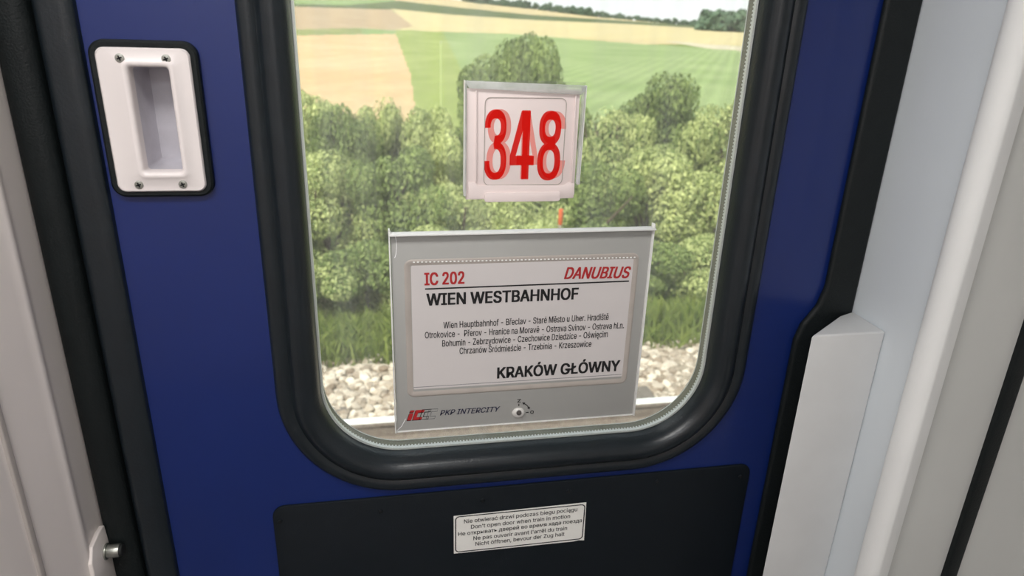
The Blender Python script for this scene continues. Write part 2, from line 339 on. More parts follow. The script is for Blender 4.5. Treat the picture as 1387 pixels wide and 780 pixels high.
    'l': (189, [[139,-2,101,3,74,20,58,47,53,84,53,509,114,509,114,99,115,77,120,62,130,54,146,52,160,53,170,54,181,3,162,-1]]),
    'm': (610, [[53,0,53,379,112,379,112,295,108,295,118,323,132,346,151,363,172,376,195,384,219,386,257,380,287,361,309,331,321,295,312,295,322,321,337,343,357,361,381,375,407,383,437,386,468,383,497,372,522,354,541,328,553,296,557,255,557,0,496,0,496,254,490,289,473,313,447,326,419,330,395,328,374,320,358,307,345,290,338,270,335,247,335,0,274,0,274,260,269,288,253,311,229,326,199,330,178,328,158,320,140,307,126,289,117,266,114,238,114,0]]),
    'n': (410, [[114,227,114,0,53,0,53,379,112,379,112,287,102,287,124,332,152,362,187,379,227,384,264,380,295,369,321,349,341,321,353,285,357,240,357,0,296,0,296,235,290,275,273,304,246,323,210,329,184,326,161,317,141,303,126,283,117,257]]),
    'o': (415, [[207,-8,159,-2,117,16,82,46,56,85,40,133,34,187,40,243,56,291,82,330,117,360,159,378,207,384,256,378,299,360,333,330,359,291,376,243,381,187,376,133,359,85,333,46,299,16,256,-2],[207,46,242,51,270,66,292,89,307,117,316,151,319,187,316,224,307,258,292,287,270,310,242,325,207,330,173,325,145,310,124,287,108,258,99,224,96,187,99,151,108,117,124,89,145,66,173,51]]),
    'p': (424, [[53,-143,53,379,112,379,112,319,118,319,137,346,152,360,171,373,197,381,229,384,274,378,313,361,345,332,370,293,385,245,390,189,385,133,370,84,346,45,313,16,274,-2,229,-8,198,-5,173,4,153,17,138,31,118,59,114,59,114,-143],[220,47,253,51,279,66,301,88,316,117,325,151,328,189,325,227,316,261,301,290,280,311,253,325,220,330,188,325,161,312,140,291,125,263,116,229,113,189,116,150,125,115,140,86,162,65,188,51]]),
    'r': (259, [[53,0,53,379,112,379,112,321,115,321,130,347,152,367,181,380,213,385,229,384,243,384,243,322,230,324,207,326,182,323,159,315,140,301,126,284,117,262,114,237,114,0]]),
    's': (365, [[182,-8,145,-5,112,3,84,18,62,38,45,63,36,94,94,107,105,79,124,60,150,49,181,45,217,50,244,62,262,81,268,103,265,121,254,136,237,147,212,155,149,170,104,186,72,208,53,237,47,274,51,305,65,332,87,354,115,370,149,381,187,384,223,381,254,372,279,358,299,339,314,316,324,290,268,277,258,298,243,316,219,328,187,333,156,329,131,317,114,299,109,277,112,258,124,243,144,232,172,223,229,209,275,194,306,171,325,142,331,107,326,75,312,47,290,24,260,6,223,-5]]),
    't': (227, [[204,379,204,327,6,327,6,379],[65,471,126,471,126,98,128,76,136,61,150,53,170,50,185,51,202,54,213,2,192,-3,168,-4,125,2,92,21,72,52,65,93]]),
    'u': (410, [[182,-5,146,-1,115,11,89,31,69,59,57,95,53,139,53,379,114,379,114,144,119,105,137,75,164,56,200,50,226,53,249,62,268,77,283,97,293,122,296,153,296,379,357,379,357,0,298,0,298,92,307,92,286,47,257,17,222,0]]),
    'v': (389, [[163,0,17,379,84,379,165,155,187,87,206,21,184,21,203,87,224,155,305,379,371,379,226,0]]),
    'w': (567, [[138,0,23,379,87,379,133,214,154,137,175,41,165,41,186,135,206,214,252,379,316,379,362,214,382,136,402,41,391,41,413,135,434,214,480,379,545,379,429,0,368,0,319,172,305,225,291,280,277,338,291,338,277,280,263,225,248,172,199,0]]),
    'y': (389, [[47,-139,61,-86,71,-87,88,-90,104,-89,118,-84,130,-74,141,-58,151,-36,163,-1,17,379,84,379,165,155,187,87,206,21,184,21,202,87,224,155,305,379,371,379,204,-58,191,-85,177,-107,159,-124,139,-136,117,-143,91,-145,65,-143]]),
    'z': (380, [[42,0,42,46,254,320,254,323,48,323,48,379,333,379,333,331,126,60,126,56,339,56,339,0]]),
    'Ó': (533, [[267,-7,235,-5,205,1,177,11,150,25,126,42,105,63,86,88,70,115,57,146,48,179,42,215,40,254,42,293,48,329,57,362,70,393,86,421,105,445,126,466,150,484,177,498,205,508,235,514,267,516,299,514,329,508,357,498,384,484,408,466,429,445,448,421,464,393,477,362,486,329,491,293,493,254,491,215,486,179,477,146,464,115,448,88,429,63,408,42,384,25,357,11,329,1,299,-5],[267,53,310,59,349,76,383,105,408,144,425,194,430,254,425,314,408,365,383,404,349,433,310,450,267,456,223,450,184,433,151,404,125,364,109,314,103,254,109,194,125,144,151,105,184,76,223,59],[240,558,288,659,356,659,290,558]]),
    'é': (404, [[212,-8,161,-2,117,16,82,46,56,85,40,132,34,187,39,242,55,290,81,329,115,359,157,378,205,384,236,382,266,374,294,361,319,341,341,315,357,282,368,242,371,194,371,169,75,169,75,221,338,221,310,202,307,237,298,269,283,294,263,314,237,326,205,330,173,326,146,313,125,294,109,270,99,241,96,211,96,178,100,139,110,106,128,80,151,61,179,50,212,46,234,48,254,53,271,61,285,73,297,88,306,105,365,91,353,63,335,39,311,19,283,4,249,-5],[177,429,225,529,293,529,227,429]]),
    'ê': (404, [[212,-8,161,-2,117,16,82,46,56,85,40,132,34,187,39,242,55,290,81,329,115,359,157,378,205,384,236,382,266,374,294,361,319,341,341,315,357,282,368,242,371,194,371,169,75,169,75,221,338,221,310,202,307,237,298,269,283,294,263,314,237,326,205,330,173,326,146,313,125,294,109,270,99,241,96,211,96,178,100,139,110,106,128,80,151,61,179,50,212,46,234,48,254,53,271,61,285,73,297,88,306,105,365,91,353,63,335,39,311,19,283,4,249,-5],[155,435,95,435,95,438,175,529,233,529,313,438,313,435,252,435,204,495]]),
    'ó': (415, [[207,-8,159,-2,117,16,82,46,56,85,40,133,34,187,40,243,56,291,82,330,117,360,159,378,207,384,256,378,299,360,333,330,359,291,376,243,381,187,376,133,359,85,333,46,299,16,256,-2],[207,46,242,51,270,66,292,89,307,117,316,151,319,187,316,224,307,258,292,287,270,310,242,325,207,330,173,325,145,310,124,287,108,258,99,224,96,187,99,151,108,117,124,89,145,66,173,51],[181,429,228,529,297,529,231,429]]),
    'ö': (415, [[207,-8,159,-2,117,16,82,46,56,85,40,133,34,187,40,243,56,291,82,330,117,360,159,378,207,384,256,378,299,360,333,330,359,291,376,243,381,187,376,133,359,85,333,46,299,16,256,-2],[207,46,242,51,270,66,292,89,307,117,316,151,319,187,316,224,307,258,292,287,270,310,242,325,207,330,173,325,145,310,124,287,108,258,99,224,96,187,99,151,108,117,124,89,145,66,173,51],[279,443,264,446,251,455,242,468,239,483,242,499,251,512,264,520,279,523,295,520,308,512,317,499,320,483,317,468,308,455,295,446],[136,443,120,446,107,455,98,468,95,483,98,499,107,512,120,520,136,523,151,520,164,512,173,499,176,483,173,468,164,455,151,446]]),
    'ą': (389, [[160,-9,126,-5,94,5,68,22,48,45,35,73,30,108,34,138,43,161,58,179,78,193,100,203,125,211,178,220,234,227,252,230,265,235,273,243,276,255,276,257,273,279,267,297,256,311,240,322,220,329,196,331,171,329,149,322,132,313,118,301,107,288,100,274,41,291,57,322,79,346,104,364,133,375,163,382,194,384,239,379,263,372,286,360,306,343,322,320,333,290,337,251,337,0,277,0,277,52,272,52,252,25,236,12,215,1,190,-6],[170,45,202,49,228,59,248,74,263,93,272,115,276,138,276,190,259,182,231,176,200,171,175,168,134,159,117,150,103,139,95,124,92,105,94,87,102,72,114,61,130,52,149,47],[297,-145,267,-141,242,-128,224,-108,219,-79,222,-56,234,-34,252,-14,276,5,337,0,297,-32,284,-48,280,-68,282,-78,287,-87,296,-92,308,-94,326,-91,339,-86,357,-130,332,-140]]),
    'ć': (396, [[207,-8,159,-2,117,16,82,46,56,85,40,133,34,187,40,243,56,291,82,330,117,360,159,378,207,384,234,383,260,377,284,368,305,356,324,341,340,322,353,301,362,277,303,262,290,289,270,311,242,325,207,330,173,325,145,310,124,287,108,258,99,224,96,187,99,151,108,117,124,89,145,66,173,51,207,46,243,52,271,66,292,89,304,117,363,102,354,78,341,56,325,37,306,21,285,9,261,-1,235,-6],[181,429,228,529,297,529,231,429]]),
    'ę': (404, [[212,-8,161,-2,117,16,82,46,56,85,40,132,34,187,39,242,55,290,81,329,115,359,157,378,205,384,236,382,266,374,294,361,319,341,341,315,357,282,368,242,371,194,371,169,75,169,75,221,338,221,310,202,307,237,298,269,283,294,263,314,237,326,205,330,173,326,146,313,125,294,109,270,99,241,96,211,96,178,100,139,110,106,128,80,151,61,179,50,212,46,234,48,254,53,271,61,285,73,297,88,306,105,365,91,353,63,335,39,311,19,283,4,249,-5],[299,-148,268,-144,243,-131,225,-111,220,-82,223,-58,234,-33,249,-9,269,17,365,91,355,63,342,38,314,-4,290,-39,283,-55,281,-70,283,-81,288,-90,297,-95,310,-97,327,-94,341,-88,358,-133,334,-143]]),
    'ě': (404, [[212,-8,161,-2,117,16,82,46,56,85,40,132,34,187,39,242,55,290,81,329,115,359,157,378,205,384,236,382,266,374,294,361,319,341,341,315,357,282,368,242,371,194,371,169,75,169,75,221,338,221,310,202,307,237,298,269,283,294,263,314,237,326,205,330,173,326,146,313,125,294,109,270,99,241,96,211,96,178,100,139,110,106,128,80,151,61,179,50,212,46,234,48,254,53,271,61,285,73,297,88,306,105,365,91,353,63,335,39,311,19,283,4,249,-5],[155,529,204,469,252,529,313,529,313,526,233,435,175,435,95,526,95,529]]),
    'Ł': (413, [[81,0,81,509,145,509,145,57,382,57,382,0],[16,173,16,237,270,384,270,319]]),
    'ř': (259, [[53,0,53,379,112,379,112,321,115,321,130,347,152,367,181,380,213,385,229,384,243,384,243,322,230,324,207,326,182,323,159,315,140,301,126,284,117,262,114,237,114,0],[94,529,143,469,192,529,253,529,253,526,172,435,114,435,34,526,34,529]]),
    'Ś': (447, [[224,-9,172,-4,128,9,91,31,64,60,46,96,38,137,104,137,110,110,123,88,142,71,166,59,194,52,224,49,257,52,286,60,311,74,329,92,341,114,346,139,342,161,332,179,316,193,296,205,245,222,184,239,128,260,86,289,60,326,52,372,58,413,75,448,102,476,138,498,180,511,227,516,275,511,316,498,351,476,377,449,394,415,401,378,337,378,326,412,302,437,267,453,225,459,194,456,167,448,145,435,129,418,118,398,115,376,119,352,131,334,148,319,169,308,212,293,264,279,312,264,336,252,359,238,379,220,395,198,405,171,408,139,403,99,386,64,360,34,323,11,278,-4],[196,558,244,659,312,659,246,558]]),
    'ś': (365, [[182,-8,145,-5,112,3,84,18,62,38,45,63,36,94,94,107,105,79,124,60,150,49,181,45,217,50,244,62,262,81,268,103,265,121,254,136,237,147,212,155,149,170,104,186,72,208,53,237,47,274,51,305,65,332,87,354,115,370,149,381,187,384,223,381,254,372,279,358,299,339,314,316,324,290,268,277,258,298,243,316,219,328,187,333,156,329,131,317,114,299,109,277,112,258,124,243,144,232,172,223,229,209,275,194,306,171,325,142,331,107,326,75,312,47,290,24,260,6,223,-5],[159,429,207,529,276,529,210,429]]),
    'š': (365, [[182,-8,145,-5,112,3,84,18,62,38,45,63,36,94,94,107,105,79,124,60,150,49,181,45,217,50,244,62,262,81,268,103,265,121,254,136,237,147,212,155,149,170,104,186,72,208,53,237,47,274,51,305,65,332,87,354,115,370,149,381,187,384,223,381,254,372,279,358,299,339,314,316,324,290,268,277,258,298,243,316,219,328,187,333,156,329,131,317,114,299,109,277,112,258,124,243,144,232,172,223,229,209,275,194,306,171,325,142,331,107,326,75,312,47,290,24,260,6,223,-5],[137,529,186,469,235,529,296,529,296,526,215,435,157,435,77,526,77,529]]),
    'Н': (517, [[60,0,60,509,125,509,125,289,392,289,392,509,457,509,457,0,392,0,392,232,125,232,125,0]]),
    'а': (389, [[160,-9,126,-5,94,5,68,22,48,45,35,73,30,108,34,138,43,161,58,179,78,193,100,203,125,211,178,220,234,227,252,230,265,235,273,243,276,255,276,257,273,279,267,297,256,311,240,322,220,329,196,331,171,329,149,322,132,313,118,301,107,288,100,274,41,291,57,322,79,346,104,364,133,375,163,382,194,384,239,379,263,372,286,360,306,343,322,320,333,290,337,251,337,0,277,0,277,52,272,52,252,25,236,12,215,1,190,-6],[170,45,202,49,228,59,248,74,263,93,272,115,276,138,276,190,259,182,231,176,200,171,175,168,134,159,117,150,103,139,95,124,92,105,94,87,102,72,114,61,130,52,149,47]]),
    'в': (392, [[53,0,53,379,208,379,264,372,307,352,334,320,343,278,339,248,324,226,300,209,270,199,291,194,312,185,330,171,345,152,355,130,358,102,354,75,343,50,325,29,300,13,269,3,232,0],[111,56,232,56,259,59,279,70,291,86,295,108,291,133,279,153,259,165,232,169,111,169],[111,220,209,220,239,224,263,234,277,251,282,273,277,294,262,310,239,320,208,324,111,324]]),
    'д': (427, [[13,-110,13,56,44,56,65,82,79,116,90,164,98,231,110,379,356,379,356,56,414,56,414,-110,353,-110,353,0,74,0,74,-110],[114,56,295,56,295,323,166,323,157,231,151,175,143,127,131,87]]),
    'е': (404, [[212,-8,161,-2,117,16,82,46,56,85,40,132,34,187,39,242,55,290,81,329,115,359,157,378,205,384,236,382,266,374,294,361,319,341,341,315,357,282,368,242,371,194,371,169,75,169,75,221,338,221,310,202,307,237,298,269,283,294,263,314,237,326,205,330,173,326,146,313,125,294,109,270,99,241,96,211,96,178,100,139,110,106,128,80,151,61,179,50,212,46,234,48,254,53,271,61,285,73,297,88,306,105,365,91,353,63,335,39,311,19,283,4,249,-5]]),
    'з': (343, [[171,-4,134,-1,101,8,73,23,51,43,37,67,31,95,94,95,100,76,117,61,142,51,171,47,202,52,227,65,243,84,249,109,243,134,226,154,198,167,163,171,138,171,138,217,163,217,193,221,217,233,233,252,238,276,234,299,220,318,199,330,173,334,145,330,122,319,105,303,99,281,40,281,45,310,59,335,80,356,107,371,138,381,173,384,209,380,239,370,264,353,283,332,294,307,298,279,293,249,277,224,254,207,225,197,225,194,263,183,291,164,307,137,313,104,308,75,294,48,273,26,244,10,210,-1]]),
    'й': (411, [[358,0,296,0,296,274,293,274,111,0,53,0,53,379,114,379,114,104,118,104,300,379,358,379],[205,433,179,436,155,446,135,461,120,481,110,504,107,529,151,529,155,508,166,491,184,480,205,476,227,480,244,491,255,508,259,529,304,529,301,504,291,481,276,461,256,446,232,436]]),
    'к': (376, [[53,0,53,379,114,379,114,215,152,215,288,379,366,379,213,196,368,0,290,0,167,159,114,159,114,0]]),
    'м': (535, [[53,0,53,379,144,379,232,168,246,132,257,100,265,70,273,41,263,41,270,69,278,100,289,132,303,168,390,379,482,379,482,0,421,0,421,197,421,237,422,276,422,315,423,354,430,354,415,300,399,252,377,198,294,0,240,0,156,198,135,252,118,300,102,354,111,354,112,318,113,279,113,238,113,197,113,0]]),
    'о': (415, [[207,-8,159,-2,117,16,82,46,56,85,40,133,34,187,40,243,56,291,82,330,117,360,159,378,207,384,256,378,299,360,333,330,359,291,376,243,381,187,376,133,359,85,333,46,299,16,256,-2],[207,46,242,51,270,66,292,89,307,117,316,151,319,187,316,224,307,258,292,287,270,310,242,325,207,330,173,325,145,310,124,287,108,258,99,224,96,187,99,151,108,117,124,89,145,66,173,51]]),
    'п': (408, [[355,379,355,0,294,0,294,323,114,323,114,0,53,0,53,379]]),
    'р': (424, [[53,-143,53,379,112,379,112,319,118,319,137,346,152,360,171,373,197,381,229,384,274,378,313,361,345,332,370,293,385,245,390,189,385,133,370,84,346,45,313,16,274,-2,229,-8,198,-5,173,4,153,17,138,31,118,59,114,59,114,-143],[220,47,253,51,279,66,301,88,316,117,325,151,328,189,325,227,316,261,301,290,280,311,253,325,220,330,188,325,161,312,140,291,125,263,116,229,113,189,116,150,125,115,140,86,162,65,188,51]]),
    'т': (325, [[132,0,132,325,6,325,6,379,319,379,319,325,193,325,193,0]]),
    'х': (379, [[21,0,171,218,171,171,29,379,100,379,147,306,179,253,207,206,175,206,202,253,233,306,282,379,352,379,209,169,209,214,358,0,287,0,231,85,200,136,173,182,205,182,178,136,148,85,91,0]]),
    'ы': (511, [[104,244,214,244,256,240,290,228,317,210,337,186,349,156,353,123,349,90,337,61,317,36,290,16,255,4,214,0,53,0,53,379,114,379,114,56,214,56,245,61,270,74,286,95,292,121,286,148,270,169,245,183,214,187,104,187],[397,0,397,379,458,379,458,0]]),
    'ь': (388, [[104,244,214,244,256,240,290,228,317,210,337,186,349,156,353,123,349,90,337,61,317,36,290,16,255,4,214,0,53,0,53,379,114,379,114,56,214,56,245,61,270,74,286,95,292,121,286,148,270,169,245,183,214,187,104,187]]),
    'я': (385, [[332,0,271,0,271,326,184,326,142,322,114,309,98,288,93,259,98,231,114,211,143,198,184,194,298,194,298,142,180,142,115,150,68,174,41,211,32,259,41,308,68,346,115,371,180,379,332,379],[85,0,15,0,122,172,190,172]]),
}
_cache = {}
def glyph(ch, off):
    """Filled glyph: every outer contour filled with the holes that lie in it, overlapping strokes stacked a hair apart."""
    k = (ch, off)
    if k not in _cache:
        C = [[(L[i]/1000, L[i+1]/1000) for i in range(0, len(L), 2)] for L in GLYPHS[ch][1]]
        ar = [sum(p[i-1][0]*p[i][1]-p[i][0]*p[i-1][1] for i in range(len(p))) for p in C]
        big = max(ar, key=abs) if ar else 1
        outs = [p for p, a in zip(C, ar) if a*big > 0]; holes = [p for p, a in zip(C, ar) if a*big <= 0]
        V, Fs = [], []
        for d, p in enumerate(outs):
            c = bpy.data.curves.new('glyph', 'CURVE'); c.dimensions = '2D'; c.fill_mode = 'BOTH'; c.offset = off
            for q in [p]+[h for h in holes if inside(h[0], p)]:
                sp = c.splines.new('POLY'); sp.points.add(len(q)-1); sp.use_cyclic_u = True
                for a in range(len(q)): sp.points[a].co = (q[a][0], q[a][1], 0, 1)
            o = bpy.data.objects.new('glyph', c); col.objects.link(o)
            me = bpy.data.meshes.new_from_object(o.evaluated_get(bpy.context.evaluated_depsgraph_get()))
            n = len(V); V += [(v.co.x, v.co.y, d) for v in me.vertices]; Fs += [tuple(a+n for a in f.vertices) for f in me.polygons]
            bpy.data.meshes.remove(me); bpy.data.objects.remove(o); bpy.data.curves.remove(c)
        _cache[k] = (V, Fs, GLYPHS[ch][0]/1000)
    return _cache[k]
def line_shapes(text, off):
    """Glyph polygons of a line in em units -> verts, faces, width."""
    V, Fs, x = [], [], 0.0
    for ch in text:
        vs, fs, adv = glyph(ch, off); n = len(V)
        V += [(a+x, b, d) for a, b, d in vs]; Fs += [tuple(i+n for i in f) for f in fs]; x += adv
    xs = [v[0] for v in V]; x0 = min(xs)
    return [(a-x0, b, d) for a, b, d in V], Fs, max(xs)-x0
CAP = max(v[1] for v in glyph('H', 0)[0])
def letter(bm, text, x0, z0, x1, z1, cap, y, bold=0.0, shear=0.0):
    """Write a line between two baseline ends, in the XZ plane at depth y, with capitals cap high."""
    vs, fs, w = line_shapes(text, 0)
    L = math.hypot(x1-x0, z1-z0)
    ex, ez = (x1-x0)/L, (z1-z0)/L; w2 = w+shear*CAP*0
    L2 = L-shear*cap
    k = cap/CAP*bold*.9
    for n, (sx, sz) in enumerate(((0, 0),) if not bold else ((-k, -k*.6), (k, -k*.6), (-k, k*.6), (k, k*.6), (0, 0))):
        V = []
        for a, b, d in vs:
            u = a/w2*L2 + shear*(b/CAP*cap)+sx; v = b/CAP*cap+sz
            V.append(bm.verts.new((x0+ex*u-ez*v, y-d*.00002-n*.00005, z0+ez*u+ex*v)))
        for f in fs:
            try: bm.faces.new([V[i] for i in f])
            except ValueError: pass
    return bm
def flat(bm, pts, y):
    bm.faces.new([bm.verts.new((x, y, z)) for x, z in pts]); return bm
def stroke(bm, pts, w, y, closed=False):
    """Ribbon of width w along a polyline in XZ."""
    n = len(pts); P = [Vector(p) for p in pts]
    A, B = [], []
    for i in range(n):
        d = (P[(i+1) % n]-P[i-1]) if closed else (P[min(i+1, n-1)]-P[max(i-1, 0)])
        d.normalize(); s = Vector((-d.y, d.x))*w/2
        A.append(bm.verts.new((P[i].x+s.x, y, P[i].y+s.y))); B.append(bm.verts.new((P[i].x-s.x, y, P[i].y-s.y)))
    for i in range(n if closed else n-1):
        j = (i+1) % n; bm.faces.new((A[i], B[i], B[j], A[j]))
    return bm

# ------------------------------------------------------------------ materials
M = dict(
    blue=mat('blue_lacquer', lin(17, 38, 100), .32, var=.05, scale=6, bump=.05, bump_scale=60, coat=.15),
    rubber=mat('black_rubber', lin(24, 31, 36), .30, var=.12, scale=40, bump=.15, bump_scale=300),
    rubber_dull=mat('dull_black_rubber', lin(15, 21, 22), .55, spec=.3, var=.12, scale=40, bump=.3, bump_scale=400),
    black=mat('black_panel', lin(14, 21, 27), .55, spec=.25, var=.08, scale=30, bump=.25, bump_scale=900),
    white=mat('white_plastic', lin(238, 239, 238), .28, var=.02, scale=8),
    cover=mat('greyish_white_plastic', lin(208, 209, 209), .4, var=.03, scale=14),
    cool=mat('cool_white_wall', lin(214, 221, 226), .42, var=.02, scale=5),
    warm=mat('warm_white_wall', lin(236, 227, 222), .45, var=.03, scale=6),
    seam=mat('seam_strip', lin(176, 168, 163), .5),
    grey=mat('grey_white_panel', lin(204, 205, 202), .5, var=.03, scale=6),
    handle=mat('ivory_plastic', lin(228, 220, 218), .35, var=.02, scale=12),
    steel=mat('zinc_steel', lin(170, 172, 165), .35, metal=.9, var=.12, scale=150),
    dark=mat('dark_recess', lin(20, 22, 22), .7),
    spacer=mat('dull_aluminium', lin(112, 109, 88), .45, metal=.1, var=.12, scale=120),
    bright=mat('bright_white', lin(246, 247, 247), .3, metal=0, var=.03),
    glass=clear_mat('window_glass', (.97, .985, .97, 1), gloss=.1, haze=.085, streak=True),  # streaks of real dirt, with reflection haze painted into the same film
    glass_clean=clear_mat('clean_glass', (.98, .99, .98, 1), gloss=.1),
    acrylic=clear_mat('clear_acrylic', (.97, .97, .97, 1), gloss=.2, haze=.06, rough=.08),
    acrylic_edge=clear_mat('frosted_acrylic_edge', (.95, .97, .95, 1), gloss=.3, haze=.9, haze_col=(1, 1, 1, 1), rough=.15),
    lit_edge=glow_plastic('lit_edge_acrylic', lin(253, 253, 251), .3),  # whitened so the clear acrylic edges look lit
    card=mat('grey_card', lin(170, 170, 167), .5, var=.02, scale=10),
    paper=mat('white_paper', lin(212, 207, 206), .6, var=.01, scale=20),
    groove=mat('beige_groove', lin(178, 170, 163), .5, var=.05, scale=40),
    pinkish=mat('pinkish_card', lin(238, 224, 221), .5, var=.01, scale=10),
    ink=mat('black_ink', lin(20, 20, 22), .6), red=ink_film('red_ink', (.93, .20, .18, 1)),
    darkred=mat('dark_red_ink', lin(180, 40, 42), .5, var=.03), pale=mat('pale_red_ink', lin(236, 150, 142), .5, var=.03),
    navy=mat('navy_ink', lin(36, 38, 66), .6), greyink=mat('grey_ink', lin(120, 122, 124), .6),
    sticker=mat('sticker_white', lin(240, 239, 234), .5, var=.03, scale=30),
)

# ------------------------------------------------------------------ the vestibule (setting)
def struct(name, bm, m, **k): return tag(put(name, bm, m, **k), kind='structure')

bm = bmesh.new(); box(bm, -1.6, 1.4, -2.3, .06, -.06, 0); struct('floor', bm, mat('grey_flooring', lin(92, 92, 94), .6, var=.2, scale=300), smooth=False)
bm = bmesh.new(); box(bm, -1.6, 1.4, -2.3, .06, 2.27, 2.33); struct('ceiling', bm, M['white'], smooth=False)
# left jamb: reveal, rounded ridge, flared panel
bm = bmesh.new(); wall_strip(bm, fillet([(-.389, .06), (-.389, -.054), (-.3862, -.064), (-.3905, -.074), (-.4065, -.131)], .006), 0, 2.27)
o = struct('wall_left', bm, M['warm'], angle=60)
bm = bmesh.new(); wall_strip(bm, fillet([(-.4062, -.131), (-.4035, -.1322), (-.4052, -.1385), (-.4085, -.1395)], .001, 3), 0, 2.27); struct('trim_1', bm, M['seam'])
bm = bmesh.new(); wall_strip(bm, fillet([(-.4085, -.1395), (-.4095, -.143), (-.432, -.26), (-1.5, -.27), (-1.5, -2.2)], .01), 0, 2.27); struct('wall_side_left', bm, M['warm'], angle=60)
# right jamb: reveal, half-round bead, panel, gasket strip, panel
bm = bmesh.new(); wall_strip(bm, [(.695, .06), (.695, -.16)], 0, 2.27); struct('wall_right', bm, M['cool'])
bm = bmesh.new()
prof = [(.6965, -.138)]+[(.7005+.0165*math.cos(a), -.1585+.0165*math.sin(a)*1.25) for a in [math.radians(150+i*12) for i in range(0, 11)]]+[(.7135, -.170), (.7215, -.172), (.7255, -.168), (.7265, -.160)]
wall_strip(bm, prof, 0, 2.27); struct('trim_2', bm, M['white'], angle=60)
bm = bmesh.new(); wall_strip(bm, [(.72, -.160), (.832, -.160)], 0, 2.27); struct('wall_front_right', bm, M['grey'])
bm = bmesh.new(); box(bm, .830, .853, -.168, -.13, 0, 2.27, .003); struct('trim_3', bm, M['rubber_dull'])
bm = bmesh.new(); wall_strip(bm, fillet([(.850, -.161), (1.0, -.161), (1.3, -.40), (1.3, -2.2)], .06), 0, 2.27); struct('wall_side_right', bm, M['grey'], angle=60)
bm = bmesh.new(); box(bm, -.45, .76, -.02, .06, 2.06, 2.28); struct('wall_front_header', bm, M['cool'], smooth=False)
bm = bmesh.new(); box(bm, -1.55, 1.35, -2.26, -2.2, 0, 2.27); struct('wall_back', bm, M['warm'], smooth=False)
for yc, lab in ((-.75, 'long ceiling lamp over the blue door, above the picture'), (-1.75, 'long fill lamp added on the ceiling behind the viewer, out of the picture')):
    t = empty('ceiling_light', (-.3, yc, 2.27)); tag(t, lab, 'lamp', 'vestibule ceiling lamps')
    bm = bmesh.new(); box(bm, -.78, .18, yc-.18, yc+.18, 2.24, 2.27, .008); put('frame', bm, M['white'], t)
    bm = bmesh.new(); box(bm, -.75, .15, yc-.15, yc+.15, 2.225, 2.24, .004); put('diffuser', bm, emit_mat('lamp_diffuser', (1, .97, .93, 1), 3.0), t)

# ------------------------------------------------------------------ the door
door = empty('door_1', (.17, .02, 0)); tag(door, 'blue train door with a tall rounded window between white jambs', 'door', kind='structure')
GX0, GX1, GZ0, GZ1, GR = -.0905, .4800, 1.0050, 1.86, .112
hole = rrp(GX0-.02, GX1+.02, GZ0-.02, GZ1+.02, GR+.02, 14)
pk = rrp(-.2655, -.2190, 1.4210, 1.5420, .004, 4)
bm = bmesh.new()
plate_with_holes(bm, [(-.312, .03), (.662, .03), (.662, 2.05), (-.312, 2.05)], [hole, pk], 0, .048)
put('door_leaf', bm, M['blue'], door, smooth=False)
# window gasket: thick rubber profile swept round the opening
path = rr(GX0, GX1, GZ0, GZ1, GR, 20)
bm = bmesh.new()
sweep(bm, path, [(.000, .018), (.0005, .006), (.0025, -.004), (.007, -.0125), (.013, -.0175), (.020, -.0185), (.027, -.0165), (.032, -.0125), (.0345, -.0085),
                 (.0365, -.0075), (.040, -.0095), (.046, -.0105), (.052, -.0085), (.056, -.0045), (.0575, .0002), (.0575, .002)])
put('window_gasket', bm, M['rubber'], door, angle=50)
# sealed double pane and its aluminium spacer
bm = bmesh.new(); prism(bm, rrp(GX0-.012, GX1+.012, GZ0-.012, GZ1+.012, GR+.012, 16), XZ, .0155, .0158)
pane = put('window_pane', bm, M['glass'], door, smooth=False)
bm = bmesh.new(); prism(bm, rrp(GX0-.012, GX1+.012, GZ0-.012, GZ1+.012, GR+.012, 16), XZ, .0420, .0423)
put('outer_window_pane', bm, M['glass_clean'], door, smooth=False)
bm = bmesh.new(); sp = rr(GX0, GX1, GZ0, GZ1, GR, 20)
sweep(bm, sp, [(.004, .0165), (-.0005, .0165), (-.0005, .0405), (.004, .0405)], True)
spacer = put('pane_spacer', bm, M['spacer'], door, angle=50)
bm = bmesh.new()
sweep(bm, sp, [(.001, .0162), (-.0030, .0162), (-.0030, .0215), (.001, .0215)], True)
sweep(bm, sp, [(.000, .0395), (-.0012, .0395), (-.0012, .0408), (.000, .0408)], True)
put('edge_glint', bm, M['bright'], spacer, angle=50)  # white strips stand in for reflections on the spacer faces
bm = bmesh.new()
per = [(Vector((a[0], a[1])), Vector((a[2], a[3]))) for a in sp]
acc = 0.0
for i in range(len(per)):
    (a, na), (b, nb) = per[i], per[(i+1) % len(per)]; L = (b-a).length
    while acc < L:
        q = a.lerp(b, acc/L if L else 0); nrm = na.lerp(nb, acc/L if L else 0)
        for yy in (.0250,):
            c = q - nrm*.0007
            t_ = bmesh.new(); bmesh.ops.create_cube(t_, size=1)
            for v in t_.verts: v.co = Vector((c.x+v.co.x*.0022, yy+v.co.y*.0026, c.y+v.co.z*.0022))
            for v in t_.verts: bm.verts.new(v.co)
            vv = bm.verts[:] ; bm.verts.ensure_lookup_table(); base = len(bm.verts)-8
            for f in t_.faces: bm.faces.new([bm.verts[base+v.index] for v in f.verts])
            t_.free()
        acc += .0048
    acc -= L
put('spacer_dots', bm, M['bright'], spacer, smooth=False)
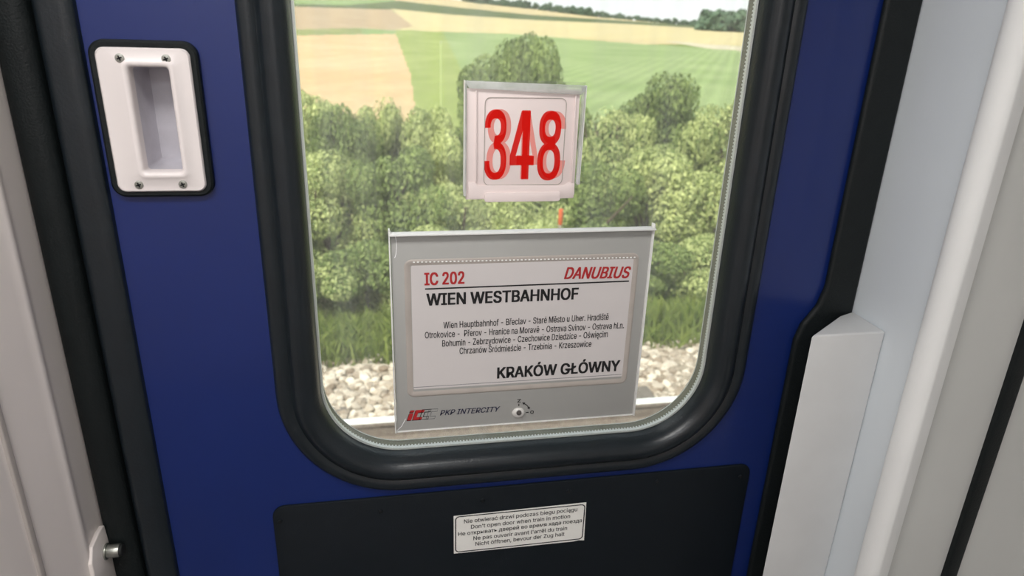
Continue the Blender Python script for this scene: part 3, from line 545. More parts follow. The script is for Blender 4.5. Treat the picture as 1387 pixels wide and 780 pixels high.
# lower black panel with its screws
bm = bmesh.new(); prism(bm, rrp(-.169, .577, .25, .9385, .018, 6), XZ, -.004, .001, .0015)
panel = put('lower_panel', bm, M['black'], door)
def screw(p, r, m, parent, y, slot=True, name='screw'):
    bm = bmesh.new(); cyl(bm, (p[0], y+.001, p[1]), (p[0], y-.0012, p[1]), r, r*.85, 18, .0003)
    s = put(name, bm, m, parent)
    if slot:
        bm = bmesh.new()
        for a in (20, 110):
            c, q = math.cos(math.radians(a)), math.sin(math.radians(a)); w, l = r*.16, r*.52
            prism(bm, [(p[0]+c*u*l-q*v*w, p[1]+q*u*l+c*v*w) for u, v in ((-1, -1), (1, -1), (1, 1), (-1, 1))], XZ, y-.0016, y-.0011)
        put('cross_slot', bm, M['dark'], s, smooth=False)
    return s
for p in ((-.0171, .915), (.1355, .917), (.2706, .919), (.416, .9216), (.5606, .916), (-.1600, .914)): screw(p, .0042, M['black'], panel, -.0042)
# recessed pull handle
bm = bmesh.new(); sweep(bm, rr(-.2955, -.1970, 1.4000, 1.5600, .010, 8), [(-.012, .0005), (-.012, -.006), (.000, -.0095), (.0035, -.0095), (.0058, -.0075), (.0062, .0005)], True)
hg = put('handle_gasket', bm, M['rubber_dull'], door)
bm = bmesh.new()
PX0, PX1, PZ0, PZ1 = -.2610, -.2235, 1.4265, 1.5370
t = bmesh.new()
sweep(t, rr(-.2935, -.1985, 1.4010, 1.5585, .009, 6), [(0, -.006), (0, -.0115), (-.0015, -.013)])
merge(bm, t)
outer = rrp(-.2920, -.2000, 1.4025, 1.5570, .0078, 6); mid = rr(-.2705, -.2140, 1.4160, 1.5465, .008, 6)
t = bmesh.new(); e = []
for Lp in (outer, [(q[0], q[1]) for q in mid]):
    vs = [t.verts.new((x, -.013, z)) for x, z in Lp]; e += [t.edges.new((vs[i], vs[(i+1) % len(vs)])) for i in range(len(vs))]
bmesh.ops.triangle_fill(t, edges=e, use_beauty=True); merge(bm, t)
t = bmesh.new()
def rim(t, steps, cap):
    prev = None
    for o_, y_ in steps:
        ringv = [t.verts.new((x, y_, z)) for x, z in rrp(-.2705+o_, -.2140-o_, 1.4160+o_, 1.5465-o_, max(.003, .008-o_*.5), 6)]
        if prev:
            for i in range(len(ringv)): t.faces.new((prev[i-1], prev[i], ringv[i], ringv[i-1]))
        prev = ringv
    if cap: t.faces.new(prev)
rim(t, [(0, -.013), (.0015, -.0145), (.0045, -.0148), (.0068, -.0135), (.0080, -.010), (.0084, .002)], False); merge(bm, t)
bmesh.ops.remove_doubles(bm, verts=bm.verts, dist=1e-5)
hd = put('recessed_handle', bm, M['handle'], door, angle=45)
bm = bmesh.new(); rim(bm, [(.0082, .001), (.0090, .012), (.0100, .036), (.0130, .043)], True); put('recess_cup', bm, mat('shade_grey_cup', lin(190, 187, 194), .3, var=.08, scale=40), hd, angle=50)  # greyer colour stands in for the shade inside the pocket
for p in ((-.2690, 1.5475), (-.2225, 1.5475), (-.2235, 1.4095), (-.2705, 1.4095)): screw(p, .0052, M['steel'], hd, -.0131)
# rubber edge strips of the door: two ribs left, a seal right, its low step standing in for the cover's shade
bm = bmesh.new(); z0, z1 = .02, 2.06
wall_strip(bm, fillet([(-.389, .01), (-.389, -.010), (-.378, -.017), (-.360, -.017), (-.3505, -.010), (-.3490, .004)], .006, 4), z0, z1)
tag(put('trim_4', bm, M['rubber_dull'], angle=60), kind='structure')
bm = bmesh.new()
wall_strip(bm, fillet([(-.3490, .004), (-.3475, -.006), (-.3410, -.0115), (-.3180, -.0115), (-.3080, -.008), (-.3060, .003)], .004, 4), z0, z1)
tag(put('trim_5', bm, M['rubber'], angle=60), kind='structure')
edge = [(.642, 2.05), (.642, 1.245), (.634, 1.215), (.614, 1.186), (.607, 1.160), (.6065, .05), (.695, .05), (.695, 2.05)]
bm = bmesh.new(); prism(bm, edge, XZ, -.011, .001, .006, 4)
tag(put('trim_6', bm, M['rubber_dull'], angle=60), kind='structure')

# white boxed-in corner cover low on the right
cover = empty('corner_cover', (.64, -.06, 0)); tag(cover, 'white boxed cover with a ledge top, low in the corner right of the blue door', 'cover')
bm = bmesh.new()
prism(bm, [(.5785, -.083), (.6945, -.083), (.6945, -.0118), (.688, -.0118), (.664, -.022)], XY, .05, 1.205, .0035, 3)
put('housing', bm, M['cover'], cover, angle=45)

# door catch on the left jamb
catch = empty('door_catch', (-.385, -.03, .9)); tag(catch, 'small off-white bracket with a steel bolt at the foot of the left jamb', 'catch')
bm = bmesh.new()
prism(bm, [(-.0150, .944), (-.030, .946), (-.058, .944), (-.069, .926), (-.069, .902), (-.058, .886), (-.052, .860), (-.050, .78), (.006, .78), (.006, .866), (-.002, .884), (-.010, .900)], YZ, -.3905, -.3835, .0015, 2)
br = put('bracket', bm, M['warm'], catch, angle=50)
bm = bmesh.new(); cyl(bm, (-.3840, -.0265, .9090), (-.3815, -.0265, .9090), .0112, None, 24, .0005); cyl(bm, (-.3815, -.0265, .9090), (-.3655, -.0265, .9090), .0090, None, 24, .001)
bo = put('bolt', bm, M['steel'], catch)
bm = bmesh.new(); cyl(bm, (-.3657, -.0265, .9090), (-.3620, -.0265, .9090), .0086, .0074, 24, .0005); put('bolt_tip', bm, M['dark'], bo)

# ------------------------------------------------------------------ number plate 348 on the glass
num = empty('number_plate', (.182, .012, 1.38)); tag(num, 'square clear holder with red 348 on a white card, stuck high on the window', 'sign')
bm = bmesh.new()
prism(bm, [(.1052, 1.3900), (.1064, 1.3900), (.1064, 1.5290), (.1052, 1.5290)], XZ, .006, .0138)
put('holder_edge', bm, M['lit_edge'], num, smooth=False)
bm = bmesh.new(); prism(bm, [(.2572, 1.4000), (.2582, 1.4000), (.2594, 1.5250), (.2584, 1.5250)], XZ, .006, .0138)
put('holder_edge', bm, M['lit_edge'], num, smooth=False)
bm = bmesh.new(); box(bm, .1085, .2525, .0105, .0135, 1.3805, 1.5195, .001); put('card', bm, M['pinkish'], num)
bm = bmesh.new()   # clear tray: back sheet border, folded lips, side ridges
box(bm, .1055, .2590, .0138, .0152, 1.3960, 1.5285, .0005)
tr = put('clear_holder', bm, M['acrylic'], num)
bm = bmesh.new()
prism(bm, [(.1060, 1.5285), (.2588, 1.5250), (.2570, 1.5200), (.2525, 1.5140), (.230, 1.5150), (.200, 1.5160), (.150, 1.5185), (.111, 1.5200)], XZ, .0050, .0100, .0008)
box(bm, .1055, .1085, .006, .0138, 1.386, 1.527, .0008); box(bm, .2545, .2585, .006, .0138, 1.400, 1.524, .0008)
put('folded_lip', bm, M['acrylic_edge'], tr)
bm = bmesh.new()
sweep(bm, rr(.1315, .2350, 1.3995, 1.5090, .007, 6), [(-.0004, .0104), (-.0004, .0096), (.0004, .0096), (.0004, .0104)], True)
put('embossed_line', bm, M['groove'], num)
bm = bmesh.new()
prism(bm, [(.1195, 1.517), (.1210, 1.517), (.1222, 1.404), (.1205, 1.404)], XZ, .0075, .0104, .0005)
prism(bm, [(.2455, 1.514), (.2472, 1.514), (.2488, 1.402), (.2470, 1.402)], XZ, .0075, .0104, .0005)
prism(bm, [(.1115, 1.4035), (.1190, 1.4035), (.1235, 1.3995), (.2385, 1.3985), (.2440, 1.4025), (.2520, 1.4015), (.2528, 1.3860), (.2490, 1.3810), (.112, 1.3815)], XZ, .0088, .0104, .0008)
prism(bm, rrp(.1325, .2330, 1.3780, 1.3905, .003, 4), XZ, .0060, .0090, .001)
put('bottom_ledge', bm, M['pinkish'], num)
def ring(bm, cx, cz, ao, bo_, ai, bi, t0, t1, y, n=40, fx=None):
    vo, vi = [], []
    for i in range(n+1):
        a = math.radians(t0+(t1-t0)*i/n); c, s = math.cos(a), math.sin(a)
        se = lambda v: math.copysign(abs(v)**.86, v)
        po, pi_ = (cx+ao*se(c), cz+bo_*se(s)), (cx+ai*se(c), cz+bi*se(s))
        vo.append(bm.verts.new((po[0], y, po[1]))); vi.append(bm.verts.new((pi_[0], y, pi_[1])))
    for i in range(n): bm.faces.new((vo[i], vo[i+1], vi[i+1], vi[i]))
def digits(bm, chars, y, flip=False):
    for ch, x0, x1, z0, z1 in chars:
        w, h = x1-x0, z1-z0; cx = (x0+x1)/2; t = bmesh.new()
        q = lambda u, v: (x0+u*w, z0+v*h)
        if ch in '83':
            up = (cx, z0+h*.755, w*.47, h*.245, w*.225, h*.122); lo = (cx, z0+h*.275, w*.5, h*.275, w*.25, h*.172)
            for e, a0, a1, sg in ((up, -97, 182, 1), (lo, -180, 99, -1)):
                p = bmesh.new(); ring(p, *e, 0 if ch == '8' else a0, 360 if ch == '8' else a1, y, 48)
                bmesh.ops.bisect_plane(p, geom=p.verts[:]+p.edges[:]+p.faces[:], plane_co=(0, 0, z0+h*.530), plane_no=(0, 0, sg), clear_inner=True)
                merge(t, p)
        else:
            flat(t, [q(0, .21), q(1, .21), q(1, .35), q(0, .35)], y)
            flat(t, [q(.50, 0), q(.80, 0), q(.80, .21), q(.50, .21)], y)
            flat(t, [q(.50, .35), q(.80, .35), q(.80, 1), q(.50, 1)], y)
            flat(t, [q(0, .35), q(.24, .35), q(.50, .72), q(.50, 1), q(.43, 1)], y)
        if flip:
            for v in t.verts: v.co.x = 2*cx-v.co.x
        merge(bm, t)
bm = bmesh.new(); digits(bm, [('8', .1345, .1660, 1.4070, 1.4950), ('4', .1735, .2005, 1.4075, 1.4942), ('3', .2045, .2375, 1.4073, 1.4932)], .01030, True)
put('show_through_number', bm, M['pale'], num, smooth=False)
bm = bmesh.new(); digits(bm, [('3', .1310, .1600, 1.4065, 1.4948), ('4', .1645, .1960, 1.4068, 1.4935), ('8', .2005, .2310, 1.4050, 1.4938)], .0100)
put('number', bm, M['red'], num, smooth=False)

# ------------------------------------------------------------------ destination board
bd = empty('destination_board', (.19, .012, 1.04)); tag(bd, 'large grey destination board reading WIEN WESTBAHNHOF to KRAKÓW GŁÓWNY on the window', 'sign')
BX0, BX1, BZ0, BZ1 = .0102, .3690, 1.0400, 1.3375
bm = bmesh.new(); box(bm, BX0+.001, BX1-.001, .0104, .0140, BZ0+.001, BZ1-.002, .0008); put('board', bm, M['card'], bd)
bm = bmesh.new()   # moulded frame round the paper
sweep(bm, rr(.0275, .3530, 1.0955, 1.3015, .010, 8), [(0, .0106), (-.0005, .0098), (-.0025, .0094), (-.006, .0098), (-.0085, .0104)])
put('paper_frame', bm, M['groove'], bd, angle=50)
bm = bmesh.new(); flat(bm, rrp(.0365, .3455, 1.1075, 1.2930, .002, 3), .01025); put('timetable_paper', bm, M['paper'], bd, smooth=False)
bm = bmesh.new()
for i in range(58):
    u = i/57; ball(bm, (.0405+u*(.3460-.0405), .0097, 1.2978-.0028*u), .0016, .0008, .0011, 2)
put('glint_row', bm, mat('glint_white', lin(250, 250, 248), .2), bd)  # white dots modelled for the glints along the pocket edge
bm = bmesh.new(); stroke(bm, [(.0365, 1.1110), (.3440, 1.1110)], .0008, .0101); put('paper_edge_line', bm, M['greyink'], bd, smooth=False)
bm = bmesh.new()   # clear pocket: front sheet, bright top edge, folded corners
box(bm, BX0, BX1, .0142, .0152, BZ0, BZ1, .0004)
pocket = put('clear_pocket', bm, M['acrylic'], bd)
bm = bmesh.new()
box(bm, BX0-.001, BX1+.001, .0000, .0150, BZ1-.0012, BZ1+.0010, .0006)
box(bm, BX0-.0016, BX0+.0004, .0060, .0150, BZ0, BZ1+.006, .0005)
box(bm, BX1-.0012, BX1+.0012, .0060, .0150, BZ0, BZ1+.006, .0005)
ball(bm, (BX1, .009, BZ1+.002), .003, .003, .005); ball(bm, (BX0, .009, BZ1+.001), .002, .003, .004)
box(bm, BX0, BX1, .0088, .0150, BZ0-.0006, BZ0+.0008, .0004)
put('pocket_edge', bm, M['lit_edge'], pocket)
bm = bmesh.new()
stroke(bm, [(BX0, BZ0+.001), (BX0+.008, BZ0+.009), (BX0+.014, BZ0+.021)], .0009, .0100)
put('corner_crease', bm, M['bright'], pocket, smooth=False)
bm = bmesh.new()
stroke(bm, [(BX0+.004+.0045*math.sin(a), BZ1-.016+.018*math.cos(a)) for a in [math.radians(10+i*15) for i in range(11)]], .0009, .0100)
put('tape_edge', bm, M['bright'], pocket, smooth=False)
yT = .0099
bm = bmesh.new()
letter(bm, 'IC 202', .0546, 1.2649, .1069, 1.2654, .0172, yT, .022)
put('train_number_lettering', bm, M['darkred'], bd, smooth=False)
bm = bmesh.new()
letter(bm, 'DANUBIUS', .2465, 1.2668, .3425, 1.2648, .0166, yT, .022, .22)
put('train_name_lettering', bm, M['darkred'], bd, smooth=False)
bm = bmesh.new()
stroke(bm, [(.0545, 1.2594), (.3412, 1.2598)], .0020, yT)
letter(bm, 'WIEN WESTBAHNHOF', .0569, 1.2355, .2677, 1.2357, .0168, yT, .026)
letter(bm, 'Wien Hauptbahnhof - Břeclav - Staré Město u Uher. Hradiště', .0790, 1.2003, .3158, 1.2017, .0096, yT, .007)
letter(bm, 'Otrokovice -  Přerov - Hranice na Moravě - Ostrava Svinov - Ostrava hl.n.', .0535, 1.1866, .3402, 1.1870, .0096, yT, .007)
letter(bm, 'Bohumin - Zebrzydowice - Czechowice Dziedzice - Oświęcim', .0772, 1.1727, .3168, 1.1742, .0097, yT, .007)
letter(bm, 'Chrzanów Śródmieście - Trzebinia - Krzeszowice', .1014, 1.1598, .2931, 1.1600, .0097, yT, .007)
letter(bm, 'KRAKÓW GŁÓWNY', .1563, 1.1174, .3394, 1.1176, .0172, yT, .026)
put('black_lettering', bm, M['ink'], bd, smooth=False)
bm = bmesh.new(); letter(bm, 'PKP INTERCITY', .0733, 1.0626, .1612, 1.0622, .0085, yT, .012, .3); put('company_lettering', bm, M['navy'], bd, smooth=False)
# company emblem: a red i and C followed by two outlined Cs, all slanted
def sl(x, z, ox): return (.0262+ox+x+.32*z, 1.0580+z)
def cshape(ox, s=1):
    return [sl(a, b, ox) for a, b in ((.0, .0), (.0125, .0), (.0125, .0042), (.0045, .0042), (.0045, .0118), (.0125, .0118), (.0125, .0160), (.0, .0160))]
bm = bmesh.new()
flat(bm, [sl(a, b, 0) for a, b in ((0, 0), (.0058, 0), (.0058, .0112), (0, .0112))], yT)
flat(bm, [sl(a, b, 0) for a, b in ((0, .0128), (.0058, .0128), (.0058, .0160), (0, .0160))], yT)
c = cshape(.0078)
for q in ((0, 1, 2, 3), (0, 3, 4, 7), (4, 5, 6, 7)): flat(bm, [c[i] for i in q], yT)
put('red_emblem', bm, M['darkred'], bd, smooth=False)
bm = bmesh.new()
for k, (dx, dz) in enumerate(((-.0010, -.0010),)):
    for poly in ([sl(a, b, 0) for a, b in ((0, 0), (.0058, 0), (.0058, .0112), (0, .0112))], [sl(a, b, 0) for a, b in ((0, .0128), (.0058, .0128), (.0058, .0160), (0, .0160))]):
        flat(bm, [(x+dx, z+dz) for x, z in poly], yT+.0001)
    cc = [(x+dx, z+dz) for x, z in c]
    for q in ((0, 1, 2, 3), (0, 3, 4, 7), (4, 5, 6, 7)): flat(bm, [cc[i] for i in q], yT+.0001)
stroke(bm, cshape(.0172), .0011, yT, True)
put('dark_emblem', bm, M['ink'], bd, smooth=False)
bm = bmesh.new(); stroke(bm, cshape(.0268), .0009, yT, True); put('grey_emblem', bm, M['greyink'], bd, smooth=False)
# turn lock with its Z and O marks
bm = bmesh.new()
ball(bm, (.1888, .0092, 1.0582), .0098, .0040, .0085, 3)
kn = put('lock_knob', bm, mat('clear_plastic_knob', lin(212, 210, 206), .12, var=.06, scale=90, coat=.6), bd)
bm = bmesh.new(); cyl(bm, (.1890, .0068, 1.0600), (.1890, .0045, 1.0600), .0042, .0038, 20, .0004); socket = put('lock_socket', bm, mat('dark_lock', lin(88, 84, 82), .4), kn)
bm = bmesh.new()
letter(bm, 'Z', .1868, 1.0752, .1920, 1.0753, .0052, yT, .02); letter(bm, 'O', .2072, 1.0545, .2122, 1.0546, .0052, yT, .02)
stroke(bm, [(.1893, 1.0690), (.1893, 1.0730)], .0014, yT); stroke(bm, [(.2005, 1.0570), (.2045, 1.0570)], .0014, yT)
arc = [(.1893+.0165*math.cos(math.radians(a)), 1.0580+.0165*math.sin(math.radians(a))) for a in range(28, 62, 4)]
stroke(bm, arc, .0013, yT)
def tri(p, d):
    d = Vector(d).normalized(); s = Vector((-d.y, d.x)); p = Vector(p)
    flat(bm, [tuple(p+d*.0042), tuple(p+s*.0023), tuple(p-s*.0023)], yT)
tri(arc[-1], (-.8, .55)); tri(arc[0], (.45, -.9))
put('lock_marks', bm, M['ink'], bd, smooth=False)

# ------------------------------------------------------------------ warning sticker
st = empty('warning_sticker', (.197, -.0045, .8205)); tag(st, 'white five-language warning label with a black outline on the black lower door panel', 'sticker')
bm = bmesh.new(); prism(bm, [(.0917, .8929), (.0922, .8214), (.2850, .8202), (.2932, .8215), (.3024, .8200), (.3010, .8945)], XZ, -.0047, -.0039); put('label_sheet', bm, M['sticker'], st, smooth=False)
yS = -.0049
bm = bmesh.new()
stroke(bm, [(x, z) for x, z in rrp(.0948, .2990, .8240, .8912, .006, 6)], .0018, yS, True)
put('label_outline', bm, M['ink'], st, smooth=False)
bm = bmesh.new()
letter(bm, 'Nie otwierać drzwi podczas biegu pociągu', .1077, .8779, .2867, .8798, .0072, yS, .010)
letter(bm, "Don't open door when train in motion", .1185, .8664, .2760, .8680, .0072, yS, .010)
letter(bm, 'Не открывать дверей во время хада поезда', .0987, .8550, .2960, .8575, .0072, yS, .010)
letter(bm, "Ne pas ouvarir avant l'arrêl du train", .1226, .8439, .2725, .8450, .0072, yS, .010)
letter(bm, 'Nicht öfftnen, bevour der Zug halt', .1259, .8326, .2689, .8339, .0072, yS, .010)
put('label_lettering', bm, M['ink'], st, smooth=False)

# ------------------------------------------------------------------ outdoors: terrain and fields
def sm(a, b, x):
    t = max(0, min(1, (x-a)/(b-a))); return t*t*(3-2*t)
EL = [(-90, 3.2), (-20, 3.2), (-8, 2.6), (0, 1.9), (5, 1.35), (8, 1.05), (12, .78), (17, .35), (22, 0.05), (26, -.12), (35, -.2), (90, -.1)]
def elev(az):
    for (a, e), (b, g) in zip(EL, EL[1:]):
        if a <= az <= b: return e+(g-e)*(az-a)/(b-a)
    return EL[-1][1]
def terrain(x, y):
    r = math.hypot(x, y); az = math.degrees(math.atan2(x, y))
    z = -1.31 - .55*sm(5.2, 7.2, y) - .25*sm(9, 16, y)
    if r > 60:
        s = max(0, min(1, (r-60)/840)); s = s*(.5+.5*s)
        z += s*(1.6+900*math.tan(math.radians(elev(az)))-z)
        if r > 900: z -= (r-900)*.03
    return z
# field boundaries, listed by where they meet the view through the window (front to back)
FIELDS = [
    ('wheat_field', 'ripe tan wheat field seen in the window left of the green crop', [(-1500, 50), (400, 48), (536, 46), (556, 100), (566, 170), (-1500, 190)], (lin(244, 204, 152), lin(252, 220, 174)), 'wheat'),
    ('grass_margin', 'yellow green grass margin between the tan wheat and the green crop rows', [(536, 40), (600, 43), (632, 110), (650, 175), (566, 175), (556, 100), (536, 46)], (lin(164, 180, 96), lin(192, 202, 124)), 'grass'),
    ('crop_field', 'large bright green crop field behind the shrubs in the window', [(600, 43), (700, 46), (760, 51), (860, 59), (1035, 71), (2600, 160), (2600, 330), (650, 185), (632, 110)], (lin(156, 178, 112), lin(184, 200, 140)), 'crop'),
    ('stubble_strip', 'pale stubble strip beyond the green crop at the right of the window', [(900, 55), (960, 60), (1035, 64), (2600, 140), (2600, 160), (1035, 71), (960, 66)], (lin(240, 224, 192), lin(246, 232, 204)), 'wheat'),
    ('hay_meadow', 'thin green grassy verge above the tan wheat at the left of the window', [(-1500, 44), (395, 40), (488, 38), (490, 46), (395, 48), (-1500, 50)], (lin(150, 160, 96), lin(180, 184, 120)), 'grass'),
    ('barley_field', 'long pale yellow barley field stretching across the window under the hedge line', [(530, 12), (600, 19), (720, 27), (860, 33), (1035, 46), (2600, 110), (2600, 140), (1035, 64), (900, 56), (760, 51), (700, 46), (600, 43), (536, 40), (560, 36)], (lin(240, 218, 158), lin(248, 230, 182)), 'wheat'),
    ('ploughed_field', 'brownish ploughed field at the upper left of the window', [(-1500, 10), (395, 9), (530, 13), (562, 37), (536, 41), (488, 38), (395, 40), (-1500, 44)], (lin(206, 176, 140), lin(222, 196, 160)), 'wheat'),
    ('hedge_line', 'thin dark hedge line running along the top of the barley field', [(-1500, 5), (395, 5), (470, 7), (540, 1), (620, 10), (720, 20), (860, 29), (960, 36), (960, 39), (860, 33), (720, 27), (600, 19), (530, 13), (395, 9), (-1500, 10)], (lin(96, 112, 72), lin(130, 140, 92)), 'grass'),
    ('meadow', 'green meadow wedge at the top left of the window', [(-1500, -60), (470, -20), (535, -6), (535, 3), (470, 7), (395, 5), (-1500, 5)], (lin(150, 176, 110), lin(180, 200, 136)), 'grass'),
    ('oat_field', 'pale tan oat field on the far slope under the skyline trees', [(535, -60), (640, -20), (1200, 10), (2600, 60), (2600, 110), (1035, 46), (960, 36), (860, 29), (720, 20), (620, 10), (535, 3)], (lin(234, 208, 152), lin(244, 224, 180)), 'wheat'),
]
NR = 260
rs = [2.3*(1150/2.3)**(i/NR) for i in range(NR+1)]
AZ = [-62+i*1.6 for i in range(33)]+[-10+i*.16 for i in range(301)]+[38.5+i*1.6 for i in range(26)]
NA = len(AZ)-1
pts = {}
def tp(i, j):
    if (i, j) not in pts:
        a = math.radians(AZ[j]); x, y = rs[i]*math.sin(a), rs[i]*math.cos(a)
        z = terrain(x, y)
        if rs[i] < 90: z += .05*noise.noise((x*.8, y*.8, 0))*sm(5, 8, y)
        pts[(i, j)] = Vector((x, y, z))
    return pts[(i, j)]
groups = {}
for i in range(NR):
    for j in range(NA):
        c = (tp(i, j)+tp(i+1, j)+tp(i+1, j+1)+tp(i, j+1))/4
        k = 'ground'
        if c.y < 4.95: k = 'track_bed'
        elif rs[i] > 17:
            q = project(c)
            if q:
                for f in FIELDS:
                    if inside(q, f[2]): k = f[0]; break
                else:
                    if q[1] < 60: k = 'oat_field' if q[0] > 535 else 'meadow'
        groups.setdefault(k, []).append((i, j))
def field_mat(name, cols, style):
    m = mat(name, cols[0], .9, color2=cols[1], scale=.12, detail=8, spec=.1)
    nt = m.node_tree; b = nt.nodes['Principled BSDF']
    tcn = nt.nodes.new('ShaderNodeTexCoord'); mp = nt.nodes.new('ShaderNodeMapping'); mp.inputs['Rotation'].default_value = (0, 0, math.radians(28))
    wv = nt.nodes.new('ShaderNodeTexWave'); wv.inputs['Scale'].default_value = .28 if style == 'crop' else .1; wv.inputs['Distortion'].default_value = 1.2
    fine = nt.nodes.new('ShaderNodeTexNoise'); fine.inputs['Scale'].default_value = 1.6; fine.inputs['Detail'].default_value = 6
    nt.links.new(tcn.outputs['Object'], mp.inputs[0]); nt.links.new(mp.outputs[0], wv.inputs['Vector']); nt.links.new(tcn.outputs['Object'], fine.inputs['Vector'])
    ad = nt.nodes.new('ShaderNodeMath'); ad.operation = 'MULTIPLY_ADD'; ad.inputs[1].default_value = .5 if style == 'crop' else .15
    nt.links.new(wv.outputs['Fac'], ad.inputs[0]); nt.links.new(fine.outputs['Fac'], ad.inputs[2])
    rg = nt.nodes.new('ShaderNodeMapRange'); rg.inputs[1].default_value = .2; rg.inputs[2].default_value = 1.0; rg.inputs[3].default_value = .82; rg.inputs[4].default_value = 1.1
    nt.links.new(ad.outputs[0], rg.inputs[0])
    mul = nt.nodes.new('ShaderNodeMix'); mul.data_type = 'RGBA'; mul.blend_type = 'MULTIPLY'; mul.inputs['Factor'].default_value = 1
    src = b.inputs['Base Color'].links[0].from_socket
    nt.links.new(src, mul.inputs['A']); nt.links.new(rg.outputs[0], mul.inputs['B']); nt.links.new(mul.outputs['Result'], b.inputs['Base Color'])
    return m
def ground_piece(name, cells, m):
    idx, V, Fc = {}, [], []
    for i, j in cells:
        f = []
        for q in ((i, j), (i, j+1), (i+1, j+1), (i+1, j)):
            if q not in idx: idx[q] = len(V); V.append(tp(*q))
            f.append(idx[q])
        Fc.append(f)
    me = bpy.data.meshes.new(name); me.from_pydata(V, [], Fc); me.update()
    return put_mesh(name, me, m, angle=80)
gm = mat('grassy_earth', lin(96, 112, 58), .95, color2=lin(130, 142, 76), scale=1.4, detail=8, spec=.1)
tag(ground_piece('ground', groups['ground'], gm), kind='structure')
tag(ground_piece('ground', groups['track_bed'], mat('stony_track_bed', lin(120, 108, 94), .95, color2=lin(176, 162, 144), scale=26, detail=8, spec=.1)), kind='structure')
ALB = .60
for nme, label, poly, cols, style in FIELDS:
    if nme in groups:
        cols = tuple(tuple(c*ALB for c in k[:3])+(1,) for k in cols)
        o = ground_piece(nme, groups[nme], field_mat(nme+'_cover', cols, style))
        tag(o, label, 'field' if style != 'grass' else 'grass', kind='stuff')

# ------------------------------------------------------------------ outdoors: the neighbouring track
rust = mat('rusty_rail', lin(104, 92, 84), .85, var=.2, scale=25, color2=lin(134, 122, 112))
def rail(yc, label):
    r = empty('rail', (0, yc, -1.09)); tag(r, label, 'rail', 'rails of the neighbouring track')
    zt = -1.088
    bm = bmesh.new(); prism(bm, [(yc-.036, zt-.012), (yc-.036, zt-.036), (yc-.012, zt-.048), (yc-.010, zt-.140), (yc-.072, zt-.158), (yc-.074, zt-.172), (yc+.074, zt-.172), (yc+.072, zt-.158), (yc+.010, zt-.140), (yc+.012, zt-.048), (yc+.036, zt-.036), (yc+.036, zt-.012)], YZ, -7, 12)
    put('rail_web', bm, rust, r, smooth=False)
    bm = bmesh.new(); prism(bm, [(yc-.036, zt-.0125), (yc-.034, zt-.003), (yc-.026, zt), (yc+.026, zt), (yc+.034, zt-.003), (yc+.036, zt-.0125)], YZ, -7, 12)
    put('running_surface', bm, mat('polished_rail_top', lin(238, 236, 232), .5, metal=.15, var=.03), r)
rail(3.50, 'shiny topped steel rail crossing the foot of the window below the gravel')
conc = mat('weathered_sleeper', lin(112, 103, 95), .9, var=.15, scale=18, bump=.4, bump_scale=60)
proto = None
for i in range(24):
    x = -5.4+i*.62
    if proto is None:
        bm = bmesh.new(); prism(bm, [(3.05, -1.44), (3.05, -1.28), (3.09, -1.262), (4.0, -1.262), (4.04, -1.28), (4.04, -1.44)], YZ, -.13, .13, .012)
        proto = put('sleeper', bm, conc, smooth=False); o = proto
    else:
        o = proto.copy(); col.objects.link(o)
    o.location = (x, 0, 0)
    tag(o, 'grey brown sleeper lying in the gravel beneath the shiny rail', 'sleeper', 'sleepers under the rail')
# gravel
def stone_mesh(seed):
    rnd = random.Random(seed); t = bmesh.new(); bmesh.ops.create_icosphere(t, subdivisions=1, radius=1)
    V = [Vector(v.co)*rnd.uniform(.72, 1.15) for v in t.verts]; Fc = [tuple(v.index for v in f.verts) for f in t.faces]; t.free(); return V, Fc
SM = [stone_mesh(k) for k in range(8)]
V, Fc = [], []
rnd = random.Random(3)
for k in range(12000):
    x = rnd.uniform(-3.2, 6.0); y = rnd.uniform(2.7, 4.98)+.08*noise.noise((x*1.3, 0, 4))*3
    s = rnd.uniform(.024, .056); z = -1.31+rnd.uniform(-.01, .03)+.05*noise.noise((x*.9, y*.9, 7))-.10*max(0, y-4.6)
    sv, sf = SM[rnd.randrange(8)]; rot = Matrix.Rotation(rnd.uniform(0, 6.28), 3, 'Z') @ Matrix.Rotation(rnd.uniform(-.6, .6), 3, 'X')
    n = len(V)
    V += [Vector((x, y, z))+rot @ Vector((v.x*s*1.25, v.y*s, v.z*s*.8)) for v in sv]; Fc += [tuple(a+n for a in f) for f in sf]
me = bpy.data.meshes.new('gravel'); me.from_pydata(V, [], Fc); me.update()
gmat = bpy.data.materials.new('pale_gravel'); gmat.use_nodes = True
nt = gmat.node_tree; b = nt.nodes['Principled BSDF']; g = nt.nodes.new('ShaderNodeNewGeometry'); r = nt.nodes.new('ShaderNodeValToRGB')
r.color_ramp.elements[0].color = lin(132, 114, 96); r.color_ramp.elements[1].color = lin(218, 206, 190)
nt.links.new(g.outputs['Random Per Island'], r.inputs[0]); nt.links.new(r.outputs[0], b.inputs['Base Color']); b.inputs['Roughness'].default_value = .95
tag(put_mesh('gravel', me, gmat, smooth=False), 'pale stony track gravel behind the shiny rail', 'gravel', kind='stuff')

